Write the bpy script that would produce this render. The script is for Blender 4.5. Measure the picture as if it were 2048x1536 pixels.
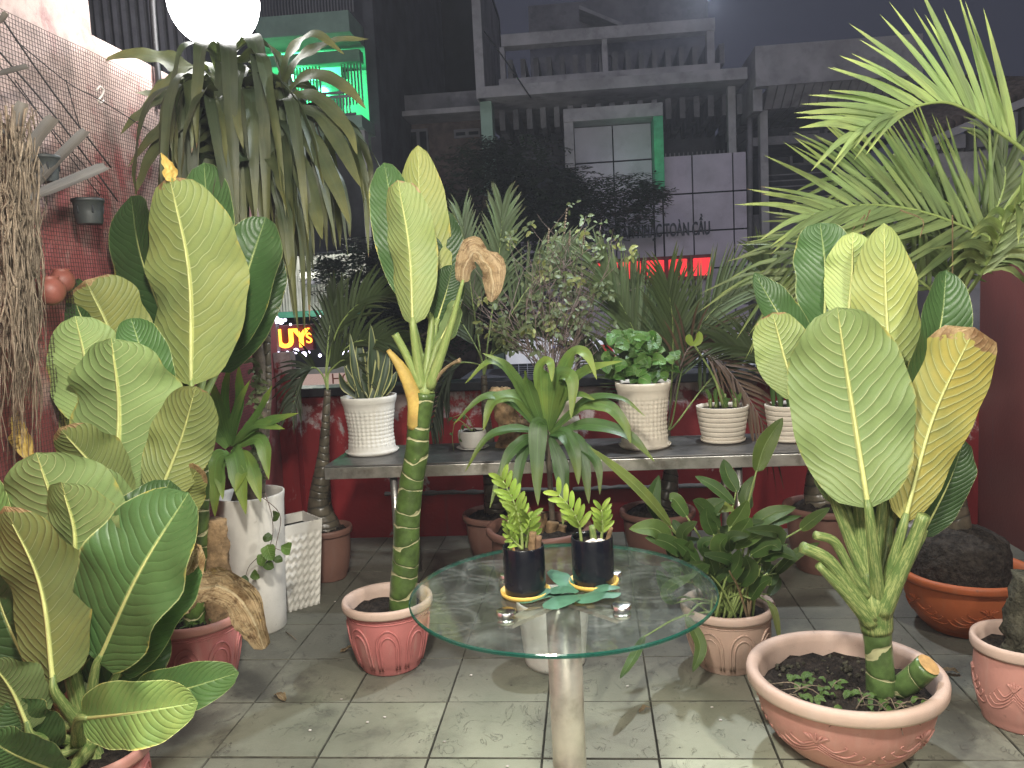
import bpy, bmesh, math, random
from mathutils import Vector, Matrix, noise as mnoise

for o in list(bpy.data.objects):
    bpy.data.objects.remove(o, do_unlink=True)
scene = bpy.context.scene
C = scene.collection
rnd = random.Random(7)

# ------------------------------------------------------------------ camera
FPX = 1656.0                      # focal length in photo pixels (2048 wide)
YAW, PITCH, ROLL = math.radians(5.5), math.radians(6.13), math.radians(2.85)
CAM = Vector((0, 0, 1.6))
F_ = Vector((-math.sin(YAW) * math.cos(PITCH), math.cos(YAW) * math.cos(PITCH), -math.sin(PITCH)))
R0 = Vector((math.cos(YAW), math.sin(YAW), 0))
U0 = R0.cross(F_)
R_ = R0 * math.cos(ROLL) - U0 * math.sin(ROLL)
U_ = R0 * math.sin(ROLL) + U0 * math.cos(ROLL)
cam_d = bpy.data.cameras.new('camera')
cam = bpy.data.objects.new('camera', cam_d)
C.objects.link(cam)
cam.matrix_world = Matrix(((R_.x, U_.x, -F_.x, CAM.x), (R_.y, U_.y, -F_.y, CAM.y), (R_.z, U_.z, -F_.z, CAM.z), (0, 0, 0, 1)))
cam_d.sensor_width = 36
cam_d.lens = FPX / 2048 * 36
cam_d.clip_start, cam_d.clip_end = 0.05, 600
scene.camera = cam

# ------------------------------------------------------------------ world, exposure
scene.view_settings.view_transform = 'Standard'
scene.view_settings.look = 'None'
scene.view_settings.exposure = 0
scene.view_settings.gamma = 1
world = bpy.data.worlds.new('World')
scene.world = world
world.use_nodes = True
wn = world.node_tree
bg = wn.nodes['Background']
sky = wn.nodes.new('ShaderNodeTexSky')
sky.sky_type = 'NISHITA'
sky.sun_disc = False
sky.sun_elevation = math.radians(-3)
sky.sun_rotation = math.radians(200)
sky.air_density = 1.5
sky.dust_density = 2.0
# city light bouncing off the night sky: the sky colour pulled to an even blue-violet
mixn = wn.nodes.new('ShaderNodeMix'); mixn.data_type = 'RGBA'
mixn.inputs[0].default_value = 0.9
wn.links.new(sky.outputs[0], mixn.inputs[6])
mixn.inputs[7].default_value = (0.50, 0.53, 0.80, 1)
wn.links.new(mixn.outputs[2], bg.inputs[0])
bg.inputs[1].default_value = 0.07

def lamp_point(name, loc, power, col=(1, .955, .85), rad=.06):
    d = bpy.data.lights.new(name, 'POINT'); d.energy = power; d.color = col; d.shadow_soft_size = rad
    o = bpy.data.objects.new(name, d); o.location = loc; C.objects.link(o)
    return o
KEYS = [('terrace_key_light', (1.75, 1.15, 2.8), 235), ('terrace_key_light', (-.35, .95, 2.7), 390), ('terrace_key_light', (.35, -1.5, 2.55), 170)]  # the last one is an added fill light behind the camera
for nm, loc, pw in KEYS:
    lamp_point(nm, loc, pw, rad=.13)
# faint moon/city glow from the street side above the camera (night-time "sun")
sd = bpy.data.lights.new('sun', 'SUN'); sd.energy = 0.22; sd.angle = math.radians(25); sd.color = (.78, .80, 1)
so = bpy.data.objects.new('sun', sd); so.rotation_euler = (math.radians(52), 0, math.radians(-18)); C.objects.link(so)

scene.cycles.max_bounces = 4
scene.cycles.diffuse_bounces = 2
scene.cycles.glossy_bounces = 2
scene.cycles.transmission_bounces = 3
scene.cycles.use_adaptive_sampling = True
scene.cycles.adaptive_threshold = .025
scene.cycles.transparent_max_bounces = 8
scene.cycles.caustics_reflective = False
scene.cycles.caustics_refractive = False
scene.cycles.sample_clamp_indirect = 4
scene.cycles.use_denoising = True

# ------------------------------------------------------------------ photo geometry helpers
def ray(px, py):
    return (F_ + R_ * ((px - 1024) / FPX) - U_ * ((py - 768) / FPX))
def W(px, py, Y):
    d = ray(px, py); return CAM + d * (Y / d.y)
def WX(px, py, X):
    d = ray(px, py); return CAM + d * (X / d.x)
def WZ(px, py, Z=0.0):
    d = ray(px, py); return CAM + d * ((Z - CAM.z) / d.z)
def mpp(p):                       # metres per photo pixel at a point
    return (p - CAM).dot(F_) / FPX
def rect(x0, y0, x1, y1, Y):      # photo rectangle on the plane y=Y -> (X0, X1, Z0, Z1)
    ym, xm = (y0 + y1) / 2, (x0 + x1) / 2
    return W(x0, ym, Y).x, W(x1, ym, Y).x, W(xm, y1, Y).z, W(xm, y0, Y).z

# ------------------------------------------------------------------ node helpers
class NB:
    def __init__(s, name):
        s.m = bpy.data.materials.new(name); s.m.use_nodes = True
        s.nt = s.m.node_tree; s.nt.nodes.clear()
        s.out = s.nt.nodes.new('ShaderNodeOutputMaterial')
    def n(s, t, **kw):
        nd = s.nt.nodes.new(t)
        for k, v in kw.items(): setattr(nd, k, v)
        return nd
    def put(s, sock, v):
        if isinstance(v, bpy.types.NodeSocket): s.nt.links.new(v, sock)
        elif isinstance(v, (tuple, list)) and len(v) == 3 and sock.type == 'RGBA': sock.default_value = (*v, 1)
        else: sock.default_value = v
    def math(s, op, a, b=0.0, c=0.0, clamp=False):
        nd = s.n('ShaderNodeMath', operation=op, use_clamp=clamp)
        s.put(nd.inputs[0], a); s.put(nd.inputs[1], b); s.put(nd.inputs[2], c)
        return nd.outputs[0]
    def mix(s, f, a, b, blend='MIX'):
        nd = s.n('ShaderNodeMix', data_type='RGBA', blend_type=blend)
        s.put(nd.inputs[0], f); s.put(nd.inputs[6], a); s.put(nd.inputs[7], b)
        return nd.outputs[2]
    def step(s, x, lo, hi, t0=0.0, t1=1.0):
        nd = s.n('ShaderNodeMapRange', interpolation_type='SMOOTHSTEP')
        s.put(nd.inputs[0], x); nd.inputs[1].default_value = lo; nd.inputs[2].default_value = hi
        nd.inputs[3].default_value = t0; nd.inputs[4].default_value = t1
        return nd.outputs[0]
    def noise(s, vec, scale, detail=4.0, rough=.55, dist=0.0):
        nd = s.n('ShaderNodeTexNoise'); s.put(nd.inputs['Vector'], vec)
        nd.inputs['Scale'].default_value = scale; nd.inputs['Detail'].default_value = detail
        nd.inputs['Roughness'].default_value = rough; nd.inputs['Distortion'].default_value = dist
        return nd.outputs[0]
    def coord(s, which='Object'):
        return s.n('ShaderNodeTexCoord').outputs[which]
    def scaled(s, vec, sc):
        nd = s.n('ShaderNodeMapping'); s.put(nd.inputs[0], vec); nd.inputs[3].default_value = sc
        return nd.outputs[0]
    def bump(s, h, strength, dist=.01):
        nd = s.n('ShaderNodeBump'); s.put(nd.inputs['Height'], h)
        nd.inputs['Strength'].default_value = strength; nd.inputs['Distance'].default_value = dist
        return nd.outputs[0]
    def bsdf(s, col, rough=.5, metal=0.0, spec=.5, normal=None, **kw):
        nd = s.n('ShaderNodeBsdfPrincipled')
        s.put(nd.inputs['Base Color'], col); s.put(nd.inputs['Roughness'], rough); s.put(nd.inputs['Metallic'], metal)
        nd.inputs['Specular IOR Level'].default_value = spec
        if normal is not None: s.put(nd.inputs['Normal'], normal)
        for k, v in kw.items(): s.put(nd.inputs[k], v)
        return nd.outputs[0]
    def done(s, sh):
        s.nt.links.new(sh, s.out.inputs[0]); return s.m
    def mixsh(s, f, a, b):
        nd = s.n('ShaderNodeMixShader'); s.put(nd.inputs[0], f)
        s.nt.links.new(a, nd.inputs[1]); s.nt.links.new(b, nd.inputs[2]); return nd.outputs[0]

def simple(name, col, rough=.6, metal=0.0, var=.25, scale=6, bump=.15, bscale=40, spec=.4, dirt=None, dirt_amt=.4, bdist=.01):
    b = NB(name); co = b.coord()
    n1 = b.noise(co, scale, 5, .6); 
    dark = tuple(c * (1 - var) for c in col); lite = tuple(min(1, c * (1 + var * .6)) for c in col)
    c = b.mix(b.step(n1, .3, .7), dark, lite)
    if dirt: c = b.mix(b.math('MULTIPLY', b.step(b.noise(co, scale * 1.7, 6, .65), .5, .72), dirt_amt), c, dirt)
    nm = b.bump(b.noise(co, bscale, 4), bump, bdist)
    r = b.math('ADD', b.math('MULTIPLY', b.noise(co, scale * 3, 3), .25), rough - .12, clamp=True)
    return b.done(b.bsdf(c, r, metal, spec, nm))

def emit(name, col, strength):
    b = NB(name); e = b.n('ShaderNodeEmission'); b.put(e.inputs[0], col); e.inputs[1].default_value = strength
    return b.done(e.outputs[0])

# ---- leaf material: front face = glossy upper side, back face = pale underside with raised veins.
# object colour: r = yellowing, g = brightness, b = dry part measured from the tip
def leaf_material(name, up, under, yel, veins=15.0, slope=.24, vein_w=.12, quilt=.55, up_rough=.34, transl=.22, edge=None, vein_gain=1.0):
    b = NB(name)
    uv = b.n('ShaderNodeUVMap', uv_map='UVMap').outputs[0]
    sp = b.n('ShaderNodeSeparateXYZ'); b.put(sp.inputs[0], uv)
    u = b.math('SUBTRACT', b.math('MULTIPLY', sp.outputs[0], 2.0), 1.0); v = sp.outputs[1]
    au = b.math('ABSOLUTE', u)
    info = b.n('ShaderNodeObjectInfo')
    oc = b.n('ShaderNodeSeparateColor'); b.put(oc.inputs[0], info.outputs['Color'])
    co = b.coord()
    nz = b.noise(co, 9, 4, .6)
    side = b.math('MULTIPLY', b.math('GREATER_THAN', u, 0.0), .45 / veins)
    t = b.math('SUBTRACT', v, b.math('MULTIPLY', b.math('POWER', au, 1.35), slope))
    t = b.math('ADD', b.math('ADD', t, side), b.math('MULTIPLY', b.math('SUBTRACT', b.noise(co, 4.5, 2), .5), .13))
    ph = b.math('FRACT', b.math('MULTIPLY', t, veins))
    d = b.math('MULTIPLY', b.math('ABSOLUTE', b.math('SUBTRACT', ph, .5)), 2.0)
    vein = b.math('MULTIPLY', b.step(d, 1 - vein_w, 1.0), b.step(au, .95, .25, 0.1, 1.0))
    midw = b.math('ADD', .02, b.math('MULTIPLY', b.math('SUBTRACT', 1.0, v), .035))
    mid = b.step(b.math('DIVIDE', au, midw), 1.4, .6)
    bf = b.n('ShaderNodeNewGeometry').outputs['Backfacing']
    ymix = b.math('ADD', oc.outputs[0], b.math('MULTIPLY', b.math('SUBTRACT', b.noise(co, 5, 3), .5), .5), clamp=True)
    ymix = b.math('MULTIPLY', ymix, b.step(oc.outputs[0], 0.0, .15))
    und = b.mix(ymix, under, yel)
    upp = b.mix(b.math('MULTIPLY', ymix, .9), up, tuple(c * .8 for c in yel))
    blot = b.step(nz, .25, .75)
    und = b.mix(b.math('MULTIPLY', blot, .35), und, tuple(c * .72 for c in under))
    upp = b.mix(b.math('MULTIPLY', blot, .5), upp, tuple(c * .55 for c in up))
    # lighter strip between veins, lateral veins and midrib
    und = b.mix(b.math('MULTIPLY', b.step(d, .2, 1.0), .28 * vein_gain), und, tuple(c * .62 for c in under))
    und = b.mix(b.math('MULTIPLY', vein, .85 * vein_gain), und, (.58, .64, .32))
    und = b.mix(mid, und, (.52, .55, .20))
    upp = b.mix(b.math('MULTIPLY', vein, .30 * vein_gain), upp, tuple(min(1, c * 2.0) for c in up))
    upp = b.mix(b.math('MULTIPLY', mid, .8), upp, (.24, .32, .12))
    if edge: 
        upp = b.mix(b.step(au, edge[1], edge[1] + .12), upp, edge[0]); und = b.mix(b.step(au, edge[1], edge[1] + .12), und, edge[0])
    else:
        upp = b.mix(b.math('MULTIPLY', b.step(au, .965, .99), .6), upp, (.40, .45, .2))
    col = b.mix(bf, upp, und)
    big = b.noise(co, 3.2, 3, .5)
    col = b.mix(b.math('MULTIPLY', b.step(big, .52, .72), .35), col, b.mix(bf, tuple(c * .6 for c in up), tuple(c * .55 for c in under)))
    marg = b.math('MULTIPLY', b.step(b.math('ADD', au, b.math('MULTIPLY', b.math('SUBTRACT', b.noise(co, 11, 4, .6), .5), .55)), .98, 1.10), .75)
    col = b.mix(marg, col, yel)
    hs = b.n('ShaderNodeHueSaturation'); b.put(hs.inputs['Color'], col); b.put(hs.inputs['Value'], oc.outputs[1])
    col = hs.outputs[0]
    # dry, papery part from the tip and in from the margin
    dm = b.math('ADD', v, b.math('MULTIPLY', b.math('SUBTRACT', b.noise(co, 14, 5, .65), .5), .35))
    dm = b.math('ADD', dm, b.math('MULTIPLY', au, .06))
    dry = b.math('GREATER_THAN', b.math('ADD', dm, oc.outputs[2]), 1.04)
    dry = b.math('MULTIPLY', dry, b.math('GREATER_THAN', oc.outputs[2], .01))
    drycol = b.mix(b.step(b.noise(co, 22, 6, .7), .35, .7), (.48, .34, .17), (.20, .11, .05))
    col = b.mix(dry, col, drycol)
    h = b.math('ADD', b.math('MULTIPLY', b.math('POWER', d, 3.0), -quilt), b.math('MULTIPLY', b.noise(co, 60, 3), .25))
    h = b.math('SUBTRACT', h, b.math('MULTIPLY', mid, .6))
    nm = b.bump(h, .5, .008)
    spk = b.math('GREATER_THAN', b.noise(co, 48, 3, .6), .70)
    col = b.mix(b.math('MULTIPLY', spk, .22), col, (.30, .26, .12))
    rough = b.math('ADD', up_rough, b.math('ADD', b.math('MULTIPLY', bf, .10), b.math('MULTIPLY', nz, .16)))
    sh = b.bsdf(col, rough, 0, .42, nm)
    tr = b.n('ShaderNodeBsdfTranslucent'); b.put(tr.inputs[0], b.mix(.5, col, (.35, .45, .08), 'MULTIPLY')); b.put(tr.inputs[1], nm)
    return b.done(b.mixsh(transl, sh, tr.outputs[0]))

def strap_material(name, up, tip, rough=.4, lines=26, transl=.18, edge=None):
    b = NB(name)
    uv = b.n('ShaderNodeUVMap', uv_map='UVMap').outputs[0]
    sp = b.n('ShaderNodeSeparateXYZ'); b.put(sp.inputs[0], uv)
    co = b.coord(); info = b.n('ShaderNodeObjectInfo')
    oc = b.n('ShaderNodeSeparateColor'); b.put(oc.inputs[0], info.outputs['Color'])
    st = b.noise(b.scaled(uv, (lines, 1.5, 1)), 1.0, 3, .6)
    nz = b.noise(co, 7, 4)
    c = b.mix(b.step(st, .3, .7), tuple(k * .75 for k in up), tuple(k * 1.2 for k in up))
    c = b.mix(b.math('MULTIPLY', b.step(b.math('ADD', sp.outputs[1], b.math('MULTIPLY', nz, .5)), .8, 1.35), 1.0), c, tip)
    c = b.mix(b.math('MULTIPLY', oc.outputs[0], b.step(nz, .2, .7)), c, tip)
    au = b.math('ABSOLUTE', b.math('SUBTRACT', b.math('MULTIPLY', sp.outputs[0], 2.0), 1.0))
    c = b.mix(b.math('MULTIPLY', b.step(au, .09, .03), .35), c, tuple(min(1, k * 1.9) for k in up))
    if edge: c = b.mix(b.step(au, .68, .78), c, edge)
    dry = b.math('GREATER_THAN', b.math('ADD', b.math('ADD', sp.outputs[1], b.math('MULTIPLY', b.math('SUBTRACT', nz, .5), .4)), oc.outputs[2]), 1.05)
    dry = b.math('MULTIPLY', dry, b.math('GREATER_THAN', oc.outputs[2], .01))
    c = b.mix(dry, c, (.26, .17, .08))
    hs = b.n('ShaderNodeHueSaturation'); b.put(hs.inputs['Color'], c); b.put(hs.inputs['Value'], oc.outputs[1])
    nm = b.bump(b.math('ADD', st, b.math('MULTIPLY', nz, .6)), .3, .004)
    sh = b.bsdf(hs.outputs[0], b.math('ADD', rough, b.math('MULTIPLY', nz, .15)), 0, .45, nm)
    tr = b.n('ShaderNodeBsdfTranslucent'); b.put(tr.inputs[0], b.mix(1.0, hs.outputs[0], (1.0, 1.0, .5), 'MULTIPLY'))
    return b.done(b.mixsh(transl, sh, tr.outputs[0]))

def cane_material(name, green, scar, rings):
    b = NB(name)
    uv = b.n('ShaderNodeUVMap', uv_map='UVMap').outputs[0]
    sp = b.n('ShaderNodeSeparateXYZ'); b.put(sp.inputs[0], uv)
    co = b.coord(); nz = b.noise(co, 16, 4, .6); wob = b.noise(b.scaled(uv, (4, 2, 1)), 3.0, 2)
    tilt = b.math('MULTIPLY', b.math('SINE', b.math('ADD', b.math('MULTIPLY', sp.outputs[0], 6.283), b.math('MULTIPLY', sp.outputs[1], 31.0))), .22)
    ph = b.math('FRACT', b.math('ADD', b.math('ADD', b.math('MULTIPLY', sp.outputs[1], rings), tilt), b.math('MULTIPLY', b.math('SUBTRACT', b.noise(co, 7, 2), .5), .9)))
    d = b.math('MULTIPLY', b.math('ABSOLUTE', b.math('SUBTRACT', ph, .5)), 2.0)
    thick = b.math('MULTIPLY', b.step(b.noise(co, 18, 2), .35, .75), .20)
    m = b.math('GREATER_THAN', d, b.math('SUBTRACT', .97, thick))
    c = b.mix(b.step(nz, .3, .7), tuple(k * .6 for k in green), tuple(k * 1.3 for k in green))
    c = b.mix(b.step(d, .55, .95, 0, .5), c, tuple(k * .5 for k in green))
    c = b.mix(m, c, scar)
    knots = b.math('GREATER_THAN', b.noise(b.scaled(uv, (2, 3.2, 1)), 5.0, 2, .5), .73)
    c = b.mix(knots, c, (.42, .34, .2))
    nm = b.bump(b.math('ADD', b.math('MULTIPLY', b.math('POWER', d, 4.0), -.8), b.math('MULTIPLY', nz, .3)), .7, .006)
    return b.done(b.bsdf(c, b.math('ADD', .28, b.math('MULTIPLY', m, .4)), 0, .5, nm))

def mottled_material(name, a, c2):
    b = NB(name)
    uv = b.n('ShaderNodeUVMap', uv_map='UVMap').outputs[0]
    st = b.noise(b.scaled(uv, (14, 9, 1)), 1.6, 6, .75, .8)
    st2 = b.noise(b.scaled(uv, (40, 16, 1)), 1.5, 4, .7)
    m = b.math('ADD', b.math('MULTIPLY', b.step(st, .47, .60), .75), b.math('MULTIPLY', b.step(st2, .52, .62), .3), clamp=True)
    c = b.mix(m, a, c2)
    return b.done(b.bsdf(c, .42, 0, .4, b.bump(st2, .3, .004)))

def peel_material(name, paint, plaster, lo, hi, grime=.5, scale=2.2, hfade=None):
    b = NB(name); co = b.coord()
    n1 = b.noise(co, scale, 8, .68, .3); n2 = b.noise(b.scaled(co, (1, 1, .35)), scale * 2.4, 6, .7)
    big = b.noise(co, .9, 3)
    mfac = b.math('ADD', b.math('MULTIPLY', n1, .7), b.math('MULTIPLY', n2, .3))
    if hfade:
        sp = b.n('ShaderNodeSeparateXYZ'); b.put(sp.inputs[0], co)
        mfac = b.math('ADD', mfac, b.step(sp.outputs[2], hfade[0], hfade[1], hfade[2], hfade[3]))
    peel = b.step(mfac, lo, hi)
    p2 = b.mix(b.step(big, .35, .65), paint, tuple(k * .62 for k in paint))
    p2 = b.mix(b.math('MULTIPLY', b.step(b.noise(co, 26, 5, .7), .6, .75), .35), p2, tuple(k * .3 for k in paint))
    pl = b.mix(b.step(b.noise(co, 6, 5, .65), .4, .7), plaster, tuple(k * .55 for k in plaster))
    c = b.mix(peel, p2, pl)
    drip = b.noise(b.scaled(co, (9, 9, .5)), 1.4, 5, .7)
    c = b.mix(b.math('MULTIPLY', b.step(drip, .55, .75), grime), c, (.05, .04, .04))
    h = b.math('ADD', b.math('MULTIPLY', peel, -.6), b.math('MULTIPLY', b.noise(co, 45, 5), .4))
    return b.done(b.bsdf(c, b.math('ADD', .55, b.math('MULTIPLY', peel, .25)), 0, .35, b.bump(h, .5, .006)))

def slate_material():
    b = NB('slate_tile'); geo = b.n('ShaderNodeNewGeometry').outputs['Position']
    info = b.n('ShaderNodeObjectInfo')
    off = b.n('ShaderNodeVectorMath', operation='ADD'); b.put(off.inputs[0], geo)
    cmb = b.n('ShaderNodeCombineXYZ'); b.put(cmb.inputs[0], b.math('MULTIPLY', info.outputs['Random'], 37.0)); b.put(cmb.inputs[1], b.math('MULTIPLY', info.outputs['Random'], 91.0))
    b.nt.links.new(cmb.outputs[0], off.inputs[1]); co = off.outputs[0]
    rip = b.noise(b.scaled(co, (1.0, .75, 1)), 7, 5, .6, 1.6)          # chipped slate layers
    lay = b.math('FRACT', b.math('MULTIPLY', rip, 4.5))
    edge = b.step(lay, .0, .10, 1, 0)
    edge = b.math('MULTIPLY', edge, b.step(b.noise(co, 9, 3), .44, .56))
    fine = b.noise(co, 70, 5, .65)
    wide = b.noise(geo, 1.1, 5, .6, .4)
    c = b.mix(b.step(b.noise(co, 4, 4), .3, .7), (.37, .39, .28), (.48, .49, .37))
    c = b.mix(b.math('MULTIPLY', b.step(info.outputs['Random'], 0, 1), .35), c, (.25, .23, .18))
    c = b.mix(b.math('MULTIPLY', edge, .7), c, (.08, .075, .055))
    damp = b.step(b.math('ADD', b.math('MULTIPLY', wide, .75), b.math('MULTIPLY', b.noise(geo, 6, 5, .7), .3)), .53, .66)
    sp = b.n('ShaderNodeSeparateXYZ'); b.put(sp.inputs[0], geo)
    back = b.step(sp.outputs[1], 2.6, 3.6, .0, .80)                      # shade toward the back of the terrace, painted into the tile colour
    side = b.step(b.math('ABSOLUTE', b.math('SUBTRACT', sp.outputs[0], .15)), .5, 1.2, 0, .55)  # same painted shade toward both sides, mixed with some side dirt
    dirt = b.math('MINIMUM', b.math('ADD', b.math('MULTIPLY', damp, .30), b.math('MAXIMUM', back, side)), .86)  # random damp stains plus the painted shade
    c = b.mix(dirt, c, (.062, .058, .05))  # dirt here holds the damp stains and the painted shade together
    spots = b.math('GREATER_THAN', b.noise(geo, 38, 2, .4), .735)
    c = b.mix(b.math('MULTIPLY', spots, .7), c, (.035, .03, .025))
    h = b.math('ADD', b.math('MULTIPLY', lay, .12), b.math('MULTIPLY', fine, .25))
    h = b.math('SUBTRACT', h, b.math('MULTIPLY', edge, .5))
    r = b.math('ADD', .42, b.math('MULTIPLY', fine, .25))
    return b.done(b.bsdf(c, r, 0, .45, b.bump(h, .6, .008)))

def plastic_pot(name, col, dust=(.45, .36, .3)):
    b = NB(name); co = b.coord()
    n1 = b.noise(co, 5, 5, .6); st = b.noise(b.scaled(co, (9, 9, 1.2)), 2.2, 5, .65)
    c = b.mix(b.step(n1, .3, .7), tuple(k * .82 for k in col), col)
    c = b.mix(b.math('MULTIPLY', b.step(st, .5, .8), .42), c, dust)
    c = b.mix(b.math('MULTIPLY', b.step(b.noise(co, 30, 4, .7), .62, .75), .4), c, (.12, .08, .06))
    return b.done(b.bsdf(c, b.math('ADD', .45, b.math('MULTIPLY', st, .2)), 0, .4, b.bump(b.noise(co, 90, 3), .12, .003)))

M = {}
def mats():
    M['dieff'] = leaf_material('dieffenbachia_leaf', (.062, .128, .04), (.235, .335, .125), (.47, .38, .08), edge=None, veins=17.0, up_rough=.33, transl=.28)
    M['strap'] = strap_material('dracaena_strap', (.042, .062, .03), (.17, .17, .06))
    M['cordy'] = strap_material('cornstalk_strap', (.075, .155, .04), (.24, .30, .05), .34)
    M['palm'] = strap_material('palm_leaflet', (.135, .195, .08), (.28, .32, .11), .38, 8, .25)
    M['palmd'] = strap_material('areca_leaflet', (.075, .115, .04), (.10, .11, .04), .45, 8, .2)
    M['palmdry'] = strap_material('dry_palm_leaflet', (.085, .05, .028), (.12, .07, .04), .6, 8, .1)
    M['snake'] = strap_material('snake_plant_blade', (.05, .075, .04), (.06, .085, .045), .4, 6, .05, edge=(.36, .36, .15))
    M['lily'] = leaf_material('lily_leaf', (.07, .145, .035), (.13, .21, .06), (.32, .33, .07), veins=24, slope=.3, vein_w=.1, quilt=.2, up_rough=.36, vein_gain=.35)
    M['zz'] = leaf_material('zz_leaf', (.23, .36, .055), (.27, .38, .09), (.4, .42, .08), veins=8, quilt=.1, vein_gain=.15)
    M['herb'] = leaf_material('herb_leaf', (.085, .20, .04), (.14, .25, .07), (.3, .33, .08), veins=7, quilt=.4, vein_gain=.5)
    M['bushleaf'] = leaf_material('bush_leaf', (.13, .17, .075), (.16, .20, .09), (.34, .34, .08), veins=6, quilt=.2, vein_gain=.2)
    M['orchid'] = strap_material('orchid_blade', (.085, .075, .065), (.15, .135, .115), .5, 10, .05)
    b = NB('dry_leaf'); uv = b.n('ShaderNodeUVMap', uv_map='UVMap').outputs[0]; co = b.coord()
    sp = b.n('ShaderNodeSeparateXYZ'); b.put(sp.inputs[0], uv)
    au = b.math('ABSOLUTE', b.math('SUBTRACT', b.math('MULTIPLY', sp.outputs[0], 2.0), 1.0))
    wr = b.noise(b.scaled(uv, (22, 3, 1)), 1.2, 4, .65, .6); vn = b.noise(b.scaled(uv, (3, 30, 1)), 1.0, 3, .6, .8); bl = b.noise(co, 13, 5, .7)
    c = b.mix(b.step(wr, .3, .7), (.36, .24, .12), (.62, .47, .28))
    c = b.mix(b.math('MULTIPLY', b.step(bl, .50, .66), .8), c, (.15, .08, .035))
    c = b.mix(b.math('MULTIPLY', b.step(bl, .40, .30), .5), c, (.62, .42, .12))
    c = b.mix(b.step(au, .07, .02), c, (.66, .54, .34))
    h = b.math('ADD', b.math('ADD', wr, b.math('MULTIPLY', vn, .8)), b.math('MULTIPLY', b.noise(co, 60, 4), .3))
    nm = b.bump(h, 1.0, .012); shd = b.bsdf(c, .75, 0, .2, nm)
    tr = b.n('ShaderNodeBsdfTranslucent'); b.put(tr.inputs[0], c); b.put(tr.inputs[1], nm)
    M['dry'] = b.done(b.mixsh(.25, shd, tr.outputs[0]))
    M['drydk'] = simple('brown_dry_leaf', (.16, .10, .06), .75, 0, .5, 14, .4, 45, .2)
    M['sheathy'] = simple('yellow_sheath', (.52, .37, .10), .5, 0, .35, 8, .2, 60, .4, (.45, .22, .06), .6)
    M['cane'] = cane_material('green_cane', (.075, .125, .03), (.42, .40, .22), 13.0)
    M['cane2'] = cane_material('young_cane', (.09, .15, .045), (.38, .38, .2), 11.0)
    M['petiole'] = mottled_material('mottled_petiole', (.10, .165, .045), (.36, .40, .15))
    M['petgreen'] = mottled_material('pale_petiole', (.20, .28, .08), (.33, .38, .14))
    M['midrib'] = simple('midrib', (.50, .53, .20), .45, 0, .15, 12, .1, 60)
    M['twig'] = simple('twig_bark', (.20, .15, .13), .8, 0, .4, 20, .3, 80)
    M['bark'] = simple('trunk_bark', (.12, .095, .07), .85, 0, .5, 9, .7, 40, .2, (.22, .2, .16), .6)
    M['palmbark'] = cane_material('palm_trunk', (.10, .085, .06), (.05, .045, .035), 22.0)
    M['stump'] = simple('pale_stump', (.26, .17, .09), .85, 0, .5, 16, .8, 35, .2, (.06, .04, .025), .8)
    M['cut'] = simple('fresh_cut', (.55, .34, .14), .7, 0, .25, 30, .3, 70)
    M['soil'] = simple('potting_soil', (.028, .022, .018), .95, 0, .5, 30, 1.0, 60, .15, (.08, .06, .045), .5, .02)
    M['roots'] = simple('root_ball', (.045, .038, .032), .95, 0, .6, 30, 1.0, 45, .15, (.09, .075, .06), .5, .03)
    M['moss'] = simple('mossy_log', (.075, .07, .05), .95, 0, .5, 18, 1.0, 40, .1, (.03, .035, .02), .6, .02)
    M['pink'] = plastic_pot('pink_plastic', (.50, .17, .16))
    M['pinkpale'] = plastic_pot('faded_pink_plastic', (.52, .25, .205), (.5, .37, .31))
    M['beige'] = plastic_pot('beige_plastic', (.52, .36, .28), (.5, .42, .36))
    M['orange'] = plastic_pot('orange_plastic', (.46, .12, .04), (.3, .16, .1))
    M['brownpot'] = plastic_pot('brown_plastic', (.20, .10, .075), (.2, .14, .12))
    M['rimpale'] = plastic_pot('dusty_rim', (.60, .44, .36), (.62, .52, .46))
    M['white'] = plastic_pot('white_plastic', (.72, .69, .63), (.6, .56, .49))
    M['cream'] = plastic_pot('cream_ceramic', (.70, .63, .52), (.55, .47, .38))
    M['creamline'] = simple('groove_line', (.09, .07, .05), .8)  # dark colour of the rings between the pot ribs
    M['blackpot'] = simple('black_ceramic', (.006, .007, .012), .22, 0, .2, 8, .02, 40, .5)
    M['greypot'] = simple('black_nursery_pot', (.03, .034, .034), .5, 0, .3, 8, .1, 50)
    M['clay'] = simple('red_clay', (.23, .075, .055), .5, 0, .3, 9, .15, 60, .4)
    M['yellow'] = simple('yellow_saucer', (.66, .44, .10), .45, 0, .15, 9, .06, 60)
    M['steel'] = simple('brushed_steel', (.50, .48, .45), .34, .9, .3, 7, .08, 90, .5, (.16, .13, .1), .5)
    M['steeldk'] = simple('dull_steel_top', (.12, .115, .11), .42, .55, .35, 6, .12, 50, .5, (.05, .045, .04), .5)
    M['pipe'] = simple('stained_pipe', (.56, .52, .46), .36, .6, .35, 5, .08, 70, .5, (.28, .22, .15), .55)
    M['chrome'] = simple('chrome_disc', (.80, .80, .78), .22, 1, .1, 60, .1, 200)
    M['matleaf'] = simple('foam_leaf_mat', (.065, .165, .105), .5, 0, .25, 12, .1, 60)
    M['redwall'] = peel_material('red_parapet_paint', (.25, .018, .02), (.42, .34, .32), .53, .59, .45, 3.4, (.55, .95, -.05, .07))
    M['leftwall'] = peel_material('faded_and_lit_red_wall', (.36, .10, .10), (.56, .42, .38), .50, .62, .18, 1.9, (1.0, 2.7, -.06, .14))  # paler peeling toward the top, partly in place of lamp light
    M['rightwall'] = peel_material('dark_red_wall', (.13, .036, .03), (.3, .26, .24), .70, .74, .55, 2.0)
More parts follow.
